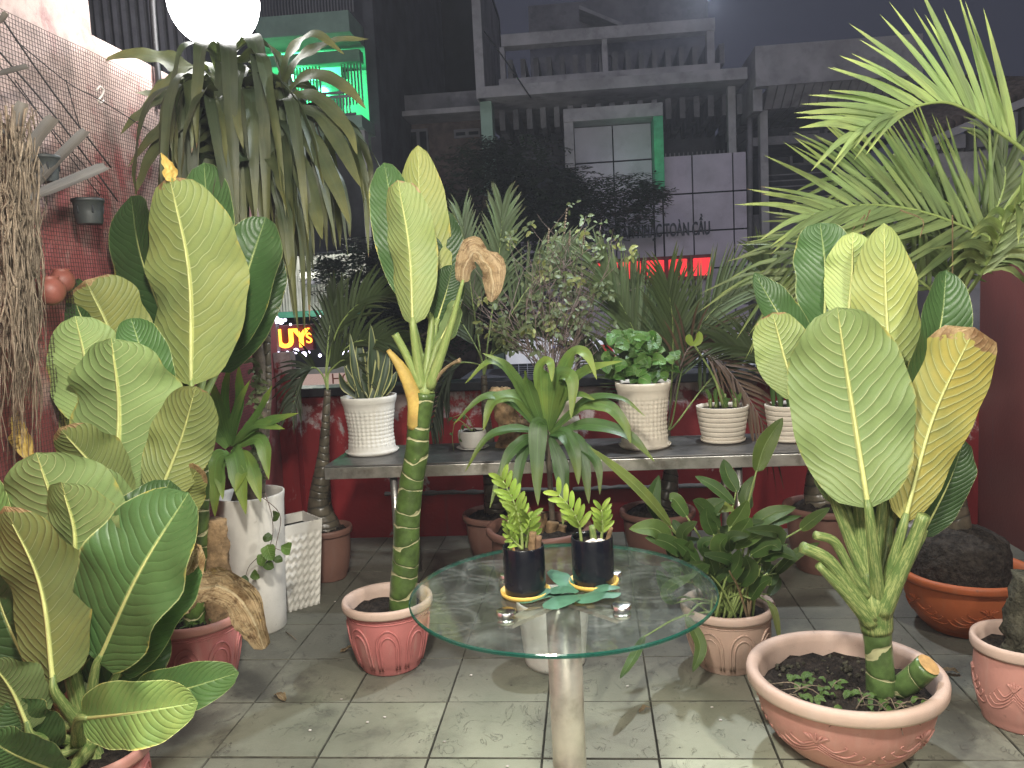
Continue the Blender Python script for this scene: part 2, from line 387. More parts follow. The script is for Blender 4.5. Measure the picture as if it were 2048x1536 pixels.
    M['bwall'] = simple('cream_plaster', (.62, .58, .50), .85)
    M['coping'] = simple('dark_metal_coping', (.022, .022, .024), .45, .3, .3, 8, .1, 40)
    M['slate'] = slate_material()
    M['grout'] = simple('grout', (.10, .095, .072), .9, 0, .5, 12, .4, 60)
    M['concrete'] = simple('terrace_concrete', (.12, .115, .105), .9, 0, .3, 4, .3, 40)
    M['wire'] = simple('rusty_wire', (.055, .04, .038), .7, .2, .3, 20, .1, 60)
    M['rope'] = simple('dark_rope', (.035, .03, .03), .9, 0, .3, 30, .3, 90)
    M['hook'] = simple('white_hook', (.7, .64, .6), .5)
    M['coir'] = simple('coir_fibre', (.21, .165, .12), .95, 0, .5, 14, .4, 90, .1)
    # across the street
    M['lav'] = simple('lavender_panel', (.56, .50, .60), .55, 0, .12, 2, .05, 20, .3, (.25, .22, .27), .3)
    M['bwhite'] = simple('grey_white_render', (.40, .38, .40), .8, 0, .25, 2, .15, 12, .3, (.18, .17, .18), .6)
    M['bgrey'] = simple('grey_render', (.24, .23, .25), .85, 0, .3, 1.5, .15, 12, .3, (.1, .1, .11), .5)
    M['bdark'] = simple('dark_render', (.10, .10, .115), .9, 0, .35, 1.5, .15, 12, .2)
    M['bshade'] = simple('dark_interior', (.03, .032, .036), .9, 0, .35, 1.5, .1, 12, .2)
    M['bglass'] = simple('dark_window_glass', (.015, .017, .02), .15, 0, .2, 2, .02, 10, .5)
    M['bgreen'] = simple('green_lit_render', (.30, .42, .35), .8, 0, .2, 2, .1, 12, .3)  # green lamp cast mixed into the wall colour
    M['jambgreen'] = simple('green_lit_jamb', (.08, .42, .22), .6)  # green light falling on the reveal, painted as the jamb colour
    M['brick'] = simple('brick_wall', (.16, .12, .11), .9, 0, .4, 5, .5, 20, .2)
    M['rooftile'] = simple('roof_tile', (.13, .10, .09), .85, 0, .35, 9, .4, 30)
    M['corr'] = simple('corrugated_white', (.55, .55, .50), .5, .2, .2, 4, .05, 30)
    M['trim'] = simple('green_trim', (.09, .32, .22), .5)
    M['asphalt'] = simple('asphalt', (.05, .05, .05), .9)
    M['letter'] = simple('dark_letter', (.012, .014, .03), .4, .2)
    M['signred'] = emit('red_sign_face', (1, .045, .055), 1.35)
    M['signredbox'] = simple('maroon_sign_box', (.11, .02, .025), .6)
    M['ledorange'] = emit('orange_led', (1, .33, .03), 5)
    M['ledwhite'] = emit('white_led', (.80, .74, 1), 7)
    M['greentube'] = emit('green_tube', (.15, 1, .42), 26)
    M['billlit'] = emit('lit_billboard', (.62, .60, .80), .55)
    M['billpink'] = emit('lit_billboard_band', (.82, .58, .50), .55)
    M['bluetile'] = emit('blue_screen', (.25, .36, .62), .6)
    M['orangecone'] = simple('orange_plastic_cap', (.75, .38, .03), .5)
    M['letterbrown'] = simple('brown_letter', (.30, .09, .05), .6)
    M['condenser'] = simple('white_metal_case', (.78, .76, .80), .45, 0, .1, 3, .04, 20)
    M['redpaint'] = simple('red_decal', (.6, .03, .04), .5)
    M['bluepaint'] = simple('blue_decal', (.03, .1, .5), .5)
    M['grille'] = simple('grey_wire_grille', (.26, .26, .30), .45, .4, .1)
    M['treeleaf'] = strap_material('tree_leaf', (.028, .045, .024), (.03, .045, .024), .5, 6, .1)
    M['globe'] = emit('glowing_globe', (1, .98, .95), 28)
    b = NB('table_glass')
    co = b.coord(); lw_ = b.n('ShaderNodeLayerWeight'); lw_.inputs[0].default_value = .5
    fres = b.math('ADD', .035, b.math('MULTIPLY', b.math('POWER', lw_.outputs['Facing'], 5.0), .9))
    tr = b.n('ShaderNodeBsdfTransparent'); tr.inputs[0].default_value = (.93, .97, .955, 1)
    gl = b.n('ShaderNodeBsdfGlossy'); gl.inputs['Roughness'].default_value = .04
    df = b.n('ShaderNodeBsdfDiffuse'); df.inputs[0].default_value = (.52, .56, .54, 1)
    sm = b.noise(co, 5.5, 6, .65, 2.2); sc = b.noise(b.scaled(co, (3, 14, 1)), 6, 4, .7, 1.0); fn = b.noise(co, 60, 4, .7)
    dust = b.math('ADD', b.math('MULTIPLY', b.step(sm, .42, .8), .10), b.math('MULTIPLY', b.step(sc, .55, .75), .03))
    dust = b.math('ADD', b.math('MULTIPLY', dust, b.math('ADD', .6, b.math('MULTIPLY', fn, .8))), .012)
    # wiped rings left by pots
    for cx, cy, rr in ((-.30, -.22, .085), (.10, -.20, .07), (.24, .02, .10), (-.22, .17, .09), (-.30, .02, .11)):
        vm = b.n('ShaderNodeVectorMath', operation='DISTANCE'); b.put(vm.inputs[0], co); vm.inputs[1].default_value = (cx, cy, .75)
        dd = b.math('ABSOLUTE', b.math('SUBTRACT', vm.outputs['Value'], rr))
        dust = b.math('ADD', dust, b.math('MULTIPLY', b.step(dd, .012, .0), b.math('MULTIPLY', fn, .10)))
    s1 = b.mixsh(fres, tr.outputs[0], gl.outputs[0])
    M['glass'] = b.done(b.mixsh(dust, s1, df.outputs[0]))
    b = NB('glass_edge')
    s1 = b.bsdf((.01, .075, .055), .12, 0, .6)
    tr = b.n('ShaderNodeBsdfTransparent'); tr.inputs[0].default_value = (.12, .45, .35, 1)
    M['glassedge'] = b.done(b.mixsh(.75, tr.outputs[0], s1))
mats()

# ------------------------------------------------------------------ object helpers
def thing(name, loc, label, cat, group=None):
    o = bpy.data.objects.new(name, None); C.objects.link(o)
    o.location = loc; o['label'] = label; o['category'] = cat
    if group: o['group'] = group
    o.empty_display_size = .1
    return o
def tag(o, label, cat, group=None):
    o['label'] = label; o['category'] = cat
    if group: o['group'] = group
    return o
def attach(o, parent):
    if parent is not None:
        o.parent = parent
        if parent.type == 'EMPTY': o.matrix_parent_inverse = Matrix.Translation(-Vector(parent.location))
def link(name, me, mat, parent=None, color=None, loc=None):
    if mat is not None and not me.materials: me.materials.append(mat)
    o = bpy.data.objects.new(name, me); C.objects.link(o)
    attach(o, parent)
    if color: o.color = (*color, 1)
    if loc is not None: o.location = loc
    return o
class MB:                                            # mesh builder
    def __init__(s): s.v = []; s.f = []; s.uv = []; s.mi = []
    def add(s, verts, faces, uvs=None, mi=0):
        b = len(s.v); s.v.extend(tuple(p) for p in verts)
        for f in faces: s.f.append(tuple(i + b for i in f)); s.mi.append(mi)
        s.uv.extend(uvs if uvs else [(0, 0)] * len(verts))
        return s
    def box(s, x0, x1, y0, y1, z0, z1, mi=0):
        v = [(x, y, z) for z in (z0, z1) for y in (y0, y1) for x in (x0, x1)]
        return s.add(v, [(0, 2, 3, 1), (4, 5, 7, 6), (0, 1, 5, 4), (2, 6, 7, 3), (0, 4, 6, 2), (1, 3, 7, 5)], None, mi)
    def mesh(s, name, smooth=True):
        me = bpy.data.meshes.new(name); me.from_pydata(s.v, [], s.f)
        l = me.uv_layers.new(name='UVMap')
        idx = [0] * len(me.loops); me.loops.foreach_get('vertex_index', idx)
        flat = [0.0] * (2 * len(idx))
        for k, i in enumerate(idx): flat[2 * k], flat[2 * k + 1] = s.uv[i]
        l.data.foreach_set('uv', flat)
        if smooth: me.polygons.foreach_set('use_smooth', [True] * len(me.polygons))
        if any(s.mi): me.polygons.foreach_set('material_index', s.mi)
        me.update(); return me
    def build(s, name, mat, parent=None, smooth=True, color=None, mats=None):
        me = s.mesh(name, smooth)
        if mats:
            for m in mats: me.materials.append(m)
        return link(name, me, mat, parent, color)
def bevbox(name, x0, x1, y0, y1, z0, z1, mat, parent=None, bev=.006, seg=2):
    bm = bmesh.new(); bmesh.ops.create_cube(bm, size=1)
    for v in bm.verts: v.co = Vector(((x0 + x1) / 2 + v.co.x * (x1 - x0), (y0 + y1) / 2 + v.co.y * (y1 - y0), (z0 + z1) / 2 + v.co.z * (z1 - z0)))
    if bev: bmesh.ops.bevel(bm, geom=bm.edges[:], offset=bev, segments=seg, affect='EDGES', profile=.6)
    me = bpy.data.meshes.new(name); bm.to_mesh(me); bm.free()
    return link(name, me, mat, parent)
def cat(pts, n):                                     # Catmull-Rom resample
    P = [Vector(p) for p in pts]
    if len(P) == 2: return [P[0].lerp(P[1], i / n) for i in range(n + 1)]
    Q = [P[0] * 2 - P[1]] + P + [P[-1] * 2 - P[-2]]; out = []; k = len(P) - 1
    for i in range(n + 1):
        t = i / n * k; a = min(int(t), k - 1); t -= a; p0, p1, p2, p3 = Q[a:a + 4]
        out.append(.5 * ((2 * p1) + (p2 - p0) * t + (2 * p0 - 5 * p1 + 4 * p2 - p3) * t * t + (3 * p1 - p0 - 3 * p2 + p3) * t ** 3))
    return out
def lerpl(vals, t):
    k = len(vals) - 1; x = t * k; i = min(int(x), k - 1); return vals[i] + (vals[i + 1] - vals[i]) * (x - i)
def tube(mb, pts, radii, n=14, sides=8, caps=True, wob=0.0, flat=1.0, mi=0):
    c = cat(pts, n); rings = []; uvs = []; verts = []; L = 0; up = None
    for i, p in enumerate(c):
        T = (c[min(i + 1, n)] - c[max(i - 1, 0)]).normalized()
        if up is None: up = T.orthogonal().normalized()
        up = (up - T * up.dot(T)).normalized(); S = T.cross(up)
        if i: L += (p - c[i - 1]).length
        r = lerpl(radii, i / n)
        for j in range(sides):
            a = 2 * math.pi * j / sides; rr = r * (1 + wob * mnoise.noise(p * 22 + Vector((j * 1.7, 0, 0))))
            verts.append(p + up * (math.cos(a) * rr) + S * (math.sin(a) * rr * flat)); uvs.append((j / sides, L))
    f = [(i * sides + j, i * sides + (j + 1) % sides, (i + 1) * sides + (j + 1) % sides, (i + 1) * sides + j) for i in range(n) for j in range(sides)]
    if caps: f += [tuple(range(sides))[::-1], tuple(n * sides + j for j in range(sides))]
    mb.add(verts, f, uvs, mi)
    return mb
def tube_obj(name, pts, radii, mat, parent, **kw):
    return tube(MB(), pts, radii, **kw).build(name, mat, parent)

OV = lambda a, b: (lambda v: ((v ** a) * ((1 - v) ** b)) / (((a / (a + b)) ** a) * ((b / (a + b)) ** b)) if 0 < v < 1 else 0.0)
def PROF_STRAP(v): return min(1, .45 + v * 2.2) * (min(1, (1 - v) * 3.2) ** .8)
def PROF_TAPER(v): return (.28 + .72 * min(1, v / .4) ** .8) * (min(1, (1 - v) / .55) ** .7)
def PROF_LEAFLET(v): return min(1, .5 + v * 4) * (min(1, (1 - v) * 1.6) ** .75)
def blade(mb, path, width, n_hint, prof, nv=18, nu=6, fold=.2, ripple=0.0, rfreq=7, twist=0.0, curl=0.0, seed=0.0, minw=0.0, edgen=0.0, asym=0.0, crump=0.0):
    c = cat(path, nv); verts = []; uvs = []
    for j, p in enumerate(c):
        v = j / nv; T = (c[min(j + 1, nv)] - c[max(j - 1, 0)]).normalized()
        h = n_hint if not callable(n_hint) else n_hint(v)
        S = T.cross(h)
        if S.length < 1e-4: S = T.orthogonal()
        S.normalize(); Nn = S.cross(T)
        if twist:
            q = Matrix.Rotation(twist * v, 3, T); S = q @ S; Nn = q @ Nn
        w = max(prof(v), minw) * width * .5
        wl = 1 + edgen * mnoise.noise(Vector((v * 5, seed, 1))); wr = 1 + edgen * mnoise.noise(Vector((v * 5, seed, 7)))
        for i in range(nu + 1):
            u = i / nu * 2 - 1; au = abs(u)
            w_ = w * (wl if u < 0 else wr); fo = fold * (1 + asym * (1 if u > 0 else -1)); z = au * math.sin(fo) * w_ + curl * au * au * w_
            z += ripple * w * au * au * (math.sin(rfreq * v * 6.28 + (1.3 if u > 0 else 0) + seed) + .6 * math.sin(rfreq * 1.7 * v * 6.28 + seed * 2.3 + u))
            if crump: z += crump * w * (mnoise.noise(p * 38 + Vector((u * 2.2, seed, 0))) + .6 * mnoise.noise(p * 90 + Vector((u * 5, 0, seed))))
            verts.append(p + S * (u * w_ * math.cos(fo * au)) + Nn * z); uvs.append((i / nu, v))
    k = nu + 1
    mb.add(verts, [(j * k + i, j * k + i + 1, (j + 1) * k + i + 1, (j + 1) * k + i) for j in range(nv) for i in range(nu)], uvs)
    return c
def pxpath(pts, Y0, Y1):
    n = len(pts) - 1
    return [W(x, y, Y0 + (Y1 - Y0) * i / n) for i, (x, y) in enumerate(pts)]
def lathe(mb, prof, cx, cy, z0=0.0, seg=56, disp=None, mi=0, sub=1):
    pr = []
    for k in range(len(prof) - 1):
        for s in range(sub): pr.append((prof[k][0] + (prof[k + 1][0] - prof[k][0]) * s / sub, prof[k][1] + (prof[k + 1][1] - prof[k][1]) * s / sub))
    pr.append(prof[-1]); verts = []; uvs = []
    for k, (r, z) in enumerate(pr):
        for j in range(seg):
            a = 2 * math.pi * j / seg; rr = r + (disp(a, z, r, k / (len(pr) - 1)) if disp else 0)
            verts.append((cx + math.cos(a) * rr, cy + math.sin(a) * rr, z0 + z)); uvs.append((j / seg, z))
    f = [(k * seg + j, k * seg + (j + 1) % seg, (k + 1) * seg + (j + 1) % seg, (k + 1) * seg + j) for k in range(len(pr) - 1) for j in range(seg)]
    mb.add(verts, f, uvs, mi); return mb
def soil_disc(name, cx, cy, z, r, mat, parent, amp=.012, mound=0.0):
    mb = MB(); rings, seg = 14, 40; v = [(cx, cy, z + mound)]; f = []
    for k in range(1, rings + 1):
        for j in range(seg):
            a = 2 * math.pi * j / seg; rr = r * k / rings; x, y = cx + math.cos(a) * rr, cy + math.sin(a) * rr
            v.append((x, y, z + mound * (1 - (k / rings) ** 2) + amp * mnoise.noise(Vector((x * 26, y * 26, z))) + amp * .7 * mnoise.noise(Vector((x * 70, y * 70, 3)))))
    f += [(0, 1 + j, 1 + (j + 1) % seg) for j in range(seg)]
    f += [(1 + (k - 1) * seg + j, 1 + k * seg + j, 1 + k * seg + (j + 1) % seg, 1 + (k - 1) * seg + (j + 1) % seg) for k in range(1, rings) for j in range(seg)]
    return mb.add(v, f).build(name, mat, parent)
def blob(mb, c, r, seed=0, amp=.25, seg=14, freq=3.0, sq=(1, 1, 1)):
    verts = []; n = seg
    for i in range(n + 1):
        th = math.pi * i / n
        for j in range(2 * n):
            ph = math.pi * j / n; d = Vector((math.sin(th) * math.cos(ph), math.sin(th) * math.sin(ph), math.cos(th)))
            k = 1 + amp * mnoise.noise(d * freq + Vector((seed, 0, 0))) + amp * .5 * mnoise.noise(d * freq * 3 + Vector((0, seed, 0)))
            verts.append(Vector(c) + Vector((d.x * sq[0], d.y * sq[1], d.z * sq[2])) * (r * k))
    m = 2 * n
    return mb.add(verts, [(i * m + j, (i + 1) * m + j, (i + 1) * m + (j + 1) % m, i * m + (j + 1) % m) for i in range(n) for j in range(m)], [(0, 0)] * len(verts))

# ================================================================== THE SETTING
XL = W(560, 750, 5.4).x            # left wall plane
XR = W(1957, 900, 5.4).x           # right wall plane
YB = 5.4                           # face of the back parapet
def struct(o): o['kind'] = 'structure'; return o
# --- street and ground far below the terrace
g = MB(); g.box(-120, 120, -60, 260, -4.6, -4.5); struct(g.build('ground', M['asphalt'], None, False))
# --- terrace slab + tiles
fl = MB(); fl.box(XL - .2, XR + .2, -1.0, YB + .2, -.25, -.012)
floor = struct(fl.build('floor', M['grout'], None, False))
T = .4
jA = WZ(857, 1516); tx0, ty0 = jA.x, jA.y
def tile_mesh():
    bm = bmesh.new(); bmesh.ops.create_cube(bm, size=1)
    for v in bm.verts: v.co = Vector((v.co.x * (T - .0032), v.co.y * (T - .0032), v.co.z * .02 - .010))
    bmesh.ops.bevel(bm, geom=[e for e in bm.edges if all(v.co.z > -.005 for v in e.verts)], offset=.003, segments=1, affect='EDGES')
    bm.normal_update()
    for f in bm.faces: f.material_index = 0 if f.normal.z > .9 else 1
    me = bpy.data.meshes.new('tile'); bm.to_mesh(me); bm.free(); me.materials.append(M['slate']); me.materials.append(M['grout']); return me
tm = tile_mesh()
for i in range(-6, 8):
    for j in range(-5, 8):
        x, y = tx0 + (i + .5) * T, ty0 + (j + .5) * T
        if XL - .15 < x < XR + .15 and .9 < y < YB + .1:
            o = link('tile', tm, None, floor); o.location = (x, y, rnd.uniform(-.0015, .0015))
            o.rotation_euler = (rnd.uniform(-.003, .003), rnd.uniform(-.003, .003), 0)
# --- left wall: tall near part, lower farther part
lw = thing('left_wall', (XL, 3, 0), 'tall faded red plaster wall with peeling paint on the netting side', 'wall')
ystep = WX(180, 40, XL).y
def wall_grid(name, x, y0, y1, z0, z1, mat, parent, thick=.18, sgn=-1):
    mb = MB(); mb.box(min(x, x + sgn * thick), max(x, x + sgn * thick), y0, y1, z0, z1); return mb.build(name, mat, parent, False)
wall_grid('wall_face', XL, .2, ystep, -.012, 4.2, M['leftwall'], lw)
wall_grid('wall_face', XL - .004, ystep, YB, -.012, WX(190, 72, XL).z, M['leftwall'], lw)
# --- right wall
rw = thing('right_wall', (XR, 3, 0), 'dark red side wall with flaking base behind the orange pot', 'wall')
wall_grid('wall_face', XR, 1.0, YB, -.012, 1.72, M['rightwall'], rw, .15, 1)
mb = MB(); mb.box(XR - .012, XR + .165, .98, YB, 1.722, 1.76); mb.build('coping', M['coping'], rw, False)
# --- back parapet with coping, cracked ledge line and the corner pier
bw = thing('parapet_wall', (0, YB, 0), 'low red parapet wall with peeling paint behind the steel bench', 'wall')
mb = MB(); mb.box(XL - .1, XR + .1, YB, YB + .14, -.012, .985); mb.build('wall_face', M['redwall'], bw, False)
bevbox('coping', XL - .1, XR + .1, YB - .045, YB + .19, .988, 1.045, M['coping'], bw, .006)
z_cr = W(900, 985, YB).z
for x0, x1 in ((-1.42, -.2), (-.15, .9)):
    mb = MB(); n = 34; vv = []
    for i in range(n + 1):
        x = x0 + (x1 - x0) * i / n; h = .012 + .008 * mnoise.noise(Vector((x * 14, 0, 0)))
        zc = z_cr + .012 * mnoise.noise(Vector((x * 3, 5, 0)))
        vv += [(x, YB - .001, zc - h), (x, YB - .028, zc - h * .3), (x, YB - .022, zc + h), (x, YB - .001, zc + h * 1.4)]
    mb.add(vv, [(i * 4 + k, i * 4 + k + 1, i * 4 + k + 5, i * 4 + k + 4) for i in range(n) for k in range(3)])
    mb.build('plaster_ridge', M['concrete'], bw)
px0, px1, pz0, pz1 = rect(548, 705, 592, 1000, YB - .09)
mb = MB(); mb.box(XL + .002, px1, YB - .1, YB - .003, -.012, pz1); mb.build('corner_pier', M['redwall'], bw, False)

hw = thing('bounce_wall', (0, -3.2, 0), 'unseen pale plaster house wall behind the viewer, added to bounce light', 'wall')  # unseen wall, put in to bounce fill light onto the plants
mb = MB(); mb.box(XL - .2, XR + .4, -3.35, -3.2, -.012, 3.6); mb.build('wall_face', M['bwall'], hw, False)
mb = MB(); mb.box(XL - .2, XR + .2, -3.2, -1.003, -.25, -.012); struct(mb.build('porch_floor', M['concrete'], None, False))

# ================================================================== BUILDINGS ACROSS THE STREET
YF = 15.0
def bx(name, r, y0, y1, mat, parent, ex=0.0, bev=0.0):
    mb = MB(); mb.box(r[0] - ex, r[1] + ex, y0, y1, r[2], r[3]); return mb.build(name, mat, parent, False)
def R(x0, y0, x1, y1, Y=YF): return rect(x0, y0, x1, y1, Y)
def rz(x0, ya, x1, yb): return None
# --- main house (lavender music-centre front)
r = R(965, 60, 1490, 650)
main = thing('town_house', (W(1230, 640, YF).x, YF, -4.5), 'lavender clad town house with open roof frame and music centre lettering', 'building')
X0, X1 = W(966, 250, YF).x, W(1484, 230, YF).x
Xp = W(1490, 400, YF).x
def Zat(x, y, Y=YF): return W(x, y, Y).z
z_slab1, z_slab0 = Zat(1225, 170), Zat(1225, 192)
z_bt1, z_bt0 = Zat(1215, 56), Zat(1215, 80)
z_pan = Zat(1405, 311)
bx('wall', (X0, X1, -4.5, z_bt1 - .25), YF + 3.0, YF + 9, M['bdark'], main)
bx('slab', (X0, X1, z_slab0, z_slab1), YF - .55, YF + 3, M['bwhite'], main)
bx('roof_beam', (W(1003, 80, YF).x, W(1428, 40, YF).x, z_bt0, z_bt1), YF - .1, YF + .2, M['bwhite'], main)
bx('low_parapet', (W(1000, 180, YF).x, W(1438, 150, YF).x, z_slab1 + .003, z_slab1 + .2), YF - .15, YF, M['bwhite'], main)
for xa, xb in ((1413, 1428), (1204, 1215), (1000, 1010)):
    bx('post', (W(xa, 110, YF).x, W(xb, 110, YF).x, z_slab1 + .203, z_bt0 - .002), YF - .08, YF + .12, M['bwhite'], main)
bx('side_fin', (X0 - .03, X0 + .12, z_slab0, Zat(965, -60)), YF - .5, YF + 2.8, M['bwhite'], main)
for k in range(17):
    xx = X0 + .45 + k * .235
    bx('roof_louvre', (xx, xx + .09, z_bt0 - .42, z_bt0 - .08), YF + .45, YF + 2.6, M['bgrey'], main)
for k in range(19):
    xx = X0 + .25 + k * .25
    bx('pergola_stub', (xx, xx + .10, z_slab0 - .36, z_slab0 - .003), YF + .5, YF + 2.6, M['bgrey'], main)
bx('roof_room', (W(1060, 20, YF + 5).x, W(1405, 20, YF + 5).x, z_bt1 - .3, Zat(1225, 22, YF + 5)), YF + 4.2, YF + 8, M['bgrey'], main)
mb = MB()   # lean-to roof on the roof terrace
a, b_, c_ = W(1158, 10, YF + 3.4), W(1245, 46, YF + 3.4), W(1158, 20, YF + 3.4)
for (p, q) in ((a, b_),):
    mb.add([p, q, q - Vector((0, 0, .08)), p - Vector((0, 0, .08)), p + Vector((0, 1.2, 0)), q + Vector((0, 1.2, 0)), q + Vector((0, 1.2, -.08)), p + Vector((0, 1.2, -.08))],
           [(0, 1, 2, 3), (4, 7, 6, 5), (0, 4, 5, 1), (3, 2, 6, 7), (0, 3, 7, 4), (1, 5, 6, 2)])
mb.build('lean_to_roof', M['bwhite'], main, False)
bx('column', (X0, X0 + .2, -1, z_slab0 - .003), YF - .3, YF + .1, M['bgreen'], main)  # green light on the column is tinted into its colour
bx('column', (W(1455, 250, YF).x, W(1470, 250, YF).x, z_pan, z_slab0 - .003), YF - .1, YF + .1, M['bwhite'], main)
# portal frame round the upper panel
xa, xb, xc, xd = (W(k, 300, YF).x for k in (1131, 1149, 1303, 1321))
z_p1, z_p0 = Zat(1225, 227), Zat(1225, 252)
bx('portal_head', (xa, xd, z_p0, z_p1), YF - .62, YF + .3, M['bwhite'], main)
bx('portal_jamb', (xa, xb, Zat(1140, 345), z_p0 - .002), YF - .6, YF + .3, M['bwhite'], main)
bx('portal_jamb', (xc, xd, Zat(1312, 388), z_p0 - .002), YF - .6, YF + .3, M['jambgreen'], main)
# cladding panels, each a sheet with open joints
def panels(xs, zs, y, parent):
    for i in range(len(xs) - 1):
        for j in range(len(zs) - 1):
            mb = MB(); mb.box(xs[i] + .012, xs[i + 1] - .012, y, y + .05, zs[j] + .014, zs[j + 1] - .014); mb.build('panel', M['lav'], parent, False)
zs = [z_p0 - .002]; dz = (Zat(1225, 325) - Zat(1225, 400))
zz = Zat(1225, 325)
while zz > -2.0: zs.insert(0, zz); zz -= dz
panels([xb, (xb + xc) / 2, xc], zs, YF - .1, main)
zs = [z_pan]; zz = Zat(1405, 388)
while zz > -2.0: zs.insert(0, zz); zz -= dz
panels([xd + .003, W(1383, 400, YF).x, W(1463, 400, YF).x, Xp], zs, YF - .2, main)
panels([W(1040, 450, YF).x, W(1090, 450, YF).x, xa - .003], [z for z in zs if z < Zat(1225, 400)], YF - .12, main)
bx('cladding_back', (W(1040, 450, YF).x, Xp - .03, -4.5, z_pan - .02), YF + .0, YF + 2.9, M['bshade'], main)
panels([xc + .002, xd], [z for z in zs if z < Zat(1312, 385)], YF - .15, main)
# rails on the open floor
for k in range(14):
    xx = W(1330 + k * 9, 300, YF + .5).x
    bx('balcony_bar', (xx, xx + .02, z_pan - .2, z_pan + .15), YF + .5, YF + .52, M['bgrey'], main)
def text(name, s, loc, size, mat, parent, ext=.02, bold=0.0, fit=None):
    cu = bpy.data.curves.new(name, 'FONT'); cu.body = s; cu.size = size; cu.extrude = ext; cu.align_x = 'LEFT'
    o = bpy.data.objects.new(name, cu); C.objects.link(o)
    cu.offset = bold
    bpy.context.view_layer.update()
    me = bpy.data.meshes.new_from_object(o.evaluated_get(bpy.context.evaluated_depsgraph_get()))
    bpy.data.objects.remove(o); bpy.data.curves.remove(cu); me.name = name
    if fit: 
        xs = [v.co.x for v in me.vertices]; k = fit / (max(xs) - min(xs))
        for v in me.vertices: v.co.x *= k
    me.materials.clear(); me.materials.append(mat); o = bpy.data.objects.new(name, me); C.objects.link(o)
    attach(o, parent); o.location = loc; o.rotation_euler = (math.radians(90), 0, 0)
    return o
p0 = W(1234, 478, YF - .3); p1 = W(1420, 466, YF - .3)
t = text('lettering', 'TÂM NHẠC TOÀN CẦU', p0, .31, M['letter'], main, .03, .005, p1.x - p0.x)
o = tube_obj('street_cable', [W(968, 62, YF - .8), W(1010, 120, YF - .8), W(1062, 196, YF - .7)], [.012, .012], M['coping'], None, n=10, sides=5); tag(o, 'thin cable slanting across the open top floor of the town house', 'cable')
o = tube_obj('drain_pipe', [W(1500, 230, YF + .2), W(1500, 420, YF + .2), W(1500, 640, YF + .2)], [.05, .05], M['bgrey'], None, n=4, sides=8); tag(o, 'grey drain pipe down the corner beside the lavender panels', 'pipe')
# --- red neon board
rs = R(1192, 500, 1424, 562, YF - .5)
neon = thing('neon_sign', ((rs[0] + rs[1]) / 2, YF - .4, rs[2]), 'red glowing sign board behind the areca fronds', 'sign')
zb = (Zat(1305, 521, YF - .5), Zat(1305, 556, YF - .5))
bx('sign_box', (rs[0], rs[1], zb[1] - .06, zb[0] + .06), YF - .47, YF - .25, M['signredbox'], neon)
w_ = (rs[1] - rs[0])
for k, (a, b2) in enumerate(((.0, .20), (.22, .40), (.43, .60), (.62, .80), (.83, 1.0))):
    bevbox('glowing_letter', rs[0] + a * w_ + .02, rs[0] + b2 * w_ - .02, YF - .52, YF - .473, zb[1], zb[0], M['signred'], neon, .015)
# --- right house
Yr = 14.5
rh = thing('pergola_house', (W(1680, 640, Yr).x, Yr, -4.5), 'grey white house with corbelled parapet behind the palm', 'building')
rx0, rx1 = W(1508, 140, Yr).x, W(1840, 130, Yr).x
zt, zb_ = Zat(1672, 84, Yr), Zat(1672, 165, Yr)
bx('parapet', (rx0, rx1, zb_, zt), Yr - .12, Yr + .1, M['bwhite'], rh)
bx('side_parapet', (rx0, rx0 + .15, zb_ - .35, zt - .01), Yr + .103, Yr + 3, M['bwhite'], rh)
bx('wall', (rx0 + .1, rx1 - .05, -4.5, zb_ + .1), Yr + 2.2, Yr + 8, M['bdark'], rh)
for k in range(16):
    xx = rx0 + .22 + k * (rx1 - rx0 - .3) / 16
    mb = MB(); d = .13
    v = [(xx, Yr - .1, zb_ - .003), (xx, Yr + 2.2, zb_ - .003), (xx, Yr + 2.2, zb_ - .28), (xx, Yr + .35, zb_ - .28)]
    v += [(x + d, y, z) for x, y, z in v]
    mb.add(v, [(0, 1, 2, 3), (7, 6, 5, 4), (0, 4, 5, 1), (1, 5, 6, 2), (2, 6, 7, 3), (3, 7, 4, 0)]); mb.build('corbel', M['bwhite'], rh, False)
bx('column', (W(1530, 240, Yr).x, W(1546, 240, Yr).x, Zat(1537, 520, Yr), zb_ - .285), Yr + .4, Yr + .6, M['bwhite'], rh)
bx('floor_slab', (rx0, rx1, Zat(1672, 268, Yr), Zat(1672, 250, Yr)), Yr + .7, Yr + 2.2, M['bgrey'], rh)
for (a, b2, c2, d2) in ((1580, 262, 1640, 330), (1650, 255, 1710, 330), (1560, 400, 1660, 470)):
    q = R(a, b2, b2 * 0 + c2, d2, Yr + 2.1)
    wo = bx('window', q, Yr + 2.12, Yr + 2.195, M['bgrey'], rh)
    for s in range(2):
        hx = (q[1] - q[0]) / 2
        bx('pane', (q[0] + hx * s + .05, q[0] + hx * (s + 1) - .03, q[2] + .05, q[3] - .05), Yr + 2.10, Yr + 2.118, M['bglass'], wo)
for k in range(5):
    q = R(1550, 345 + k * 12, 1720, 347 + k * 12, Yr + 1)
    bx('railing_bar', (rx0 + .3, q[1], (q[2] + q[3]) / 2, (q[2] + q[3]) / 2 + .02), Yr + 1, Yr + 1.03, M['bgrey'], rh)
bx('lower_wall', (rx0 + .05, rx1, -4.5, Zat(1600, 410, Yr)), Yr + 1.5, Yr + 2.19, M['bgrey'], rh)
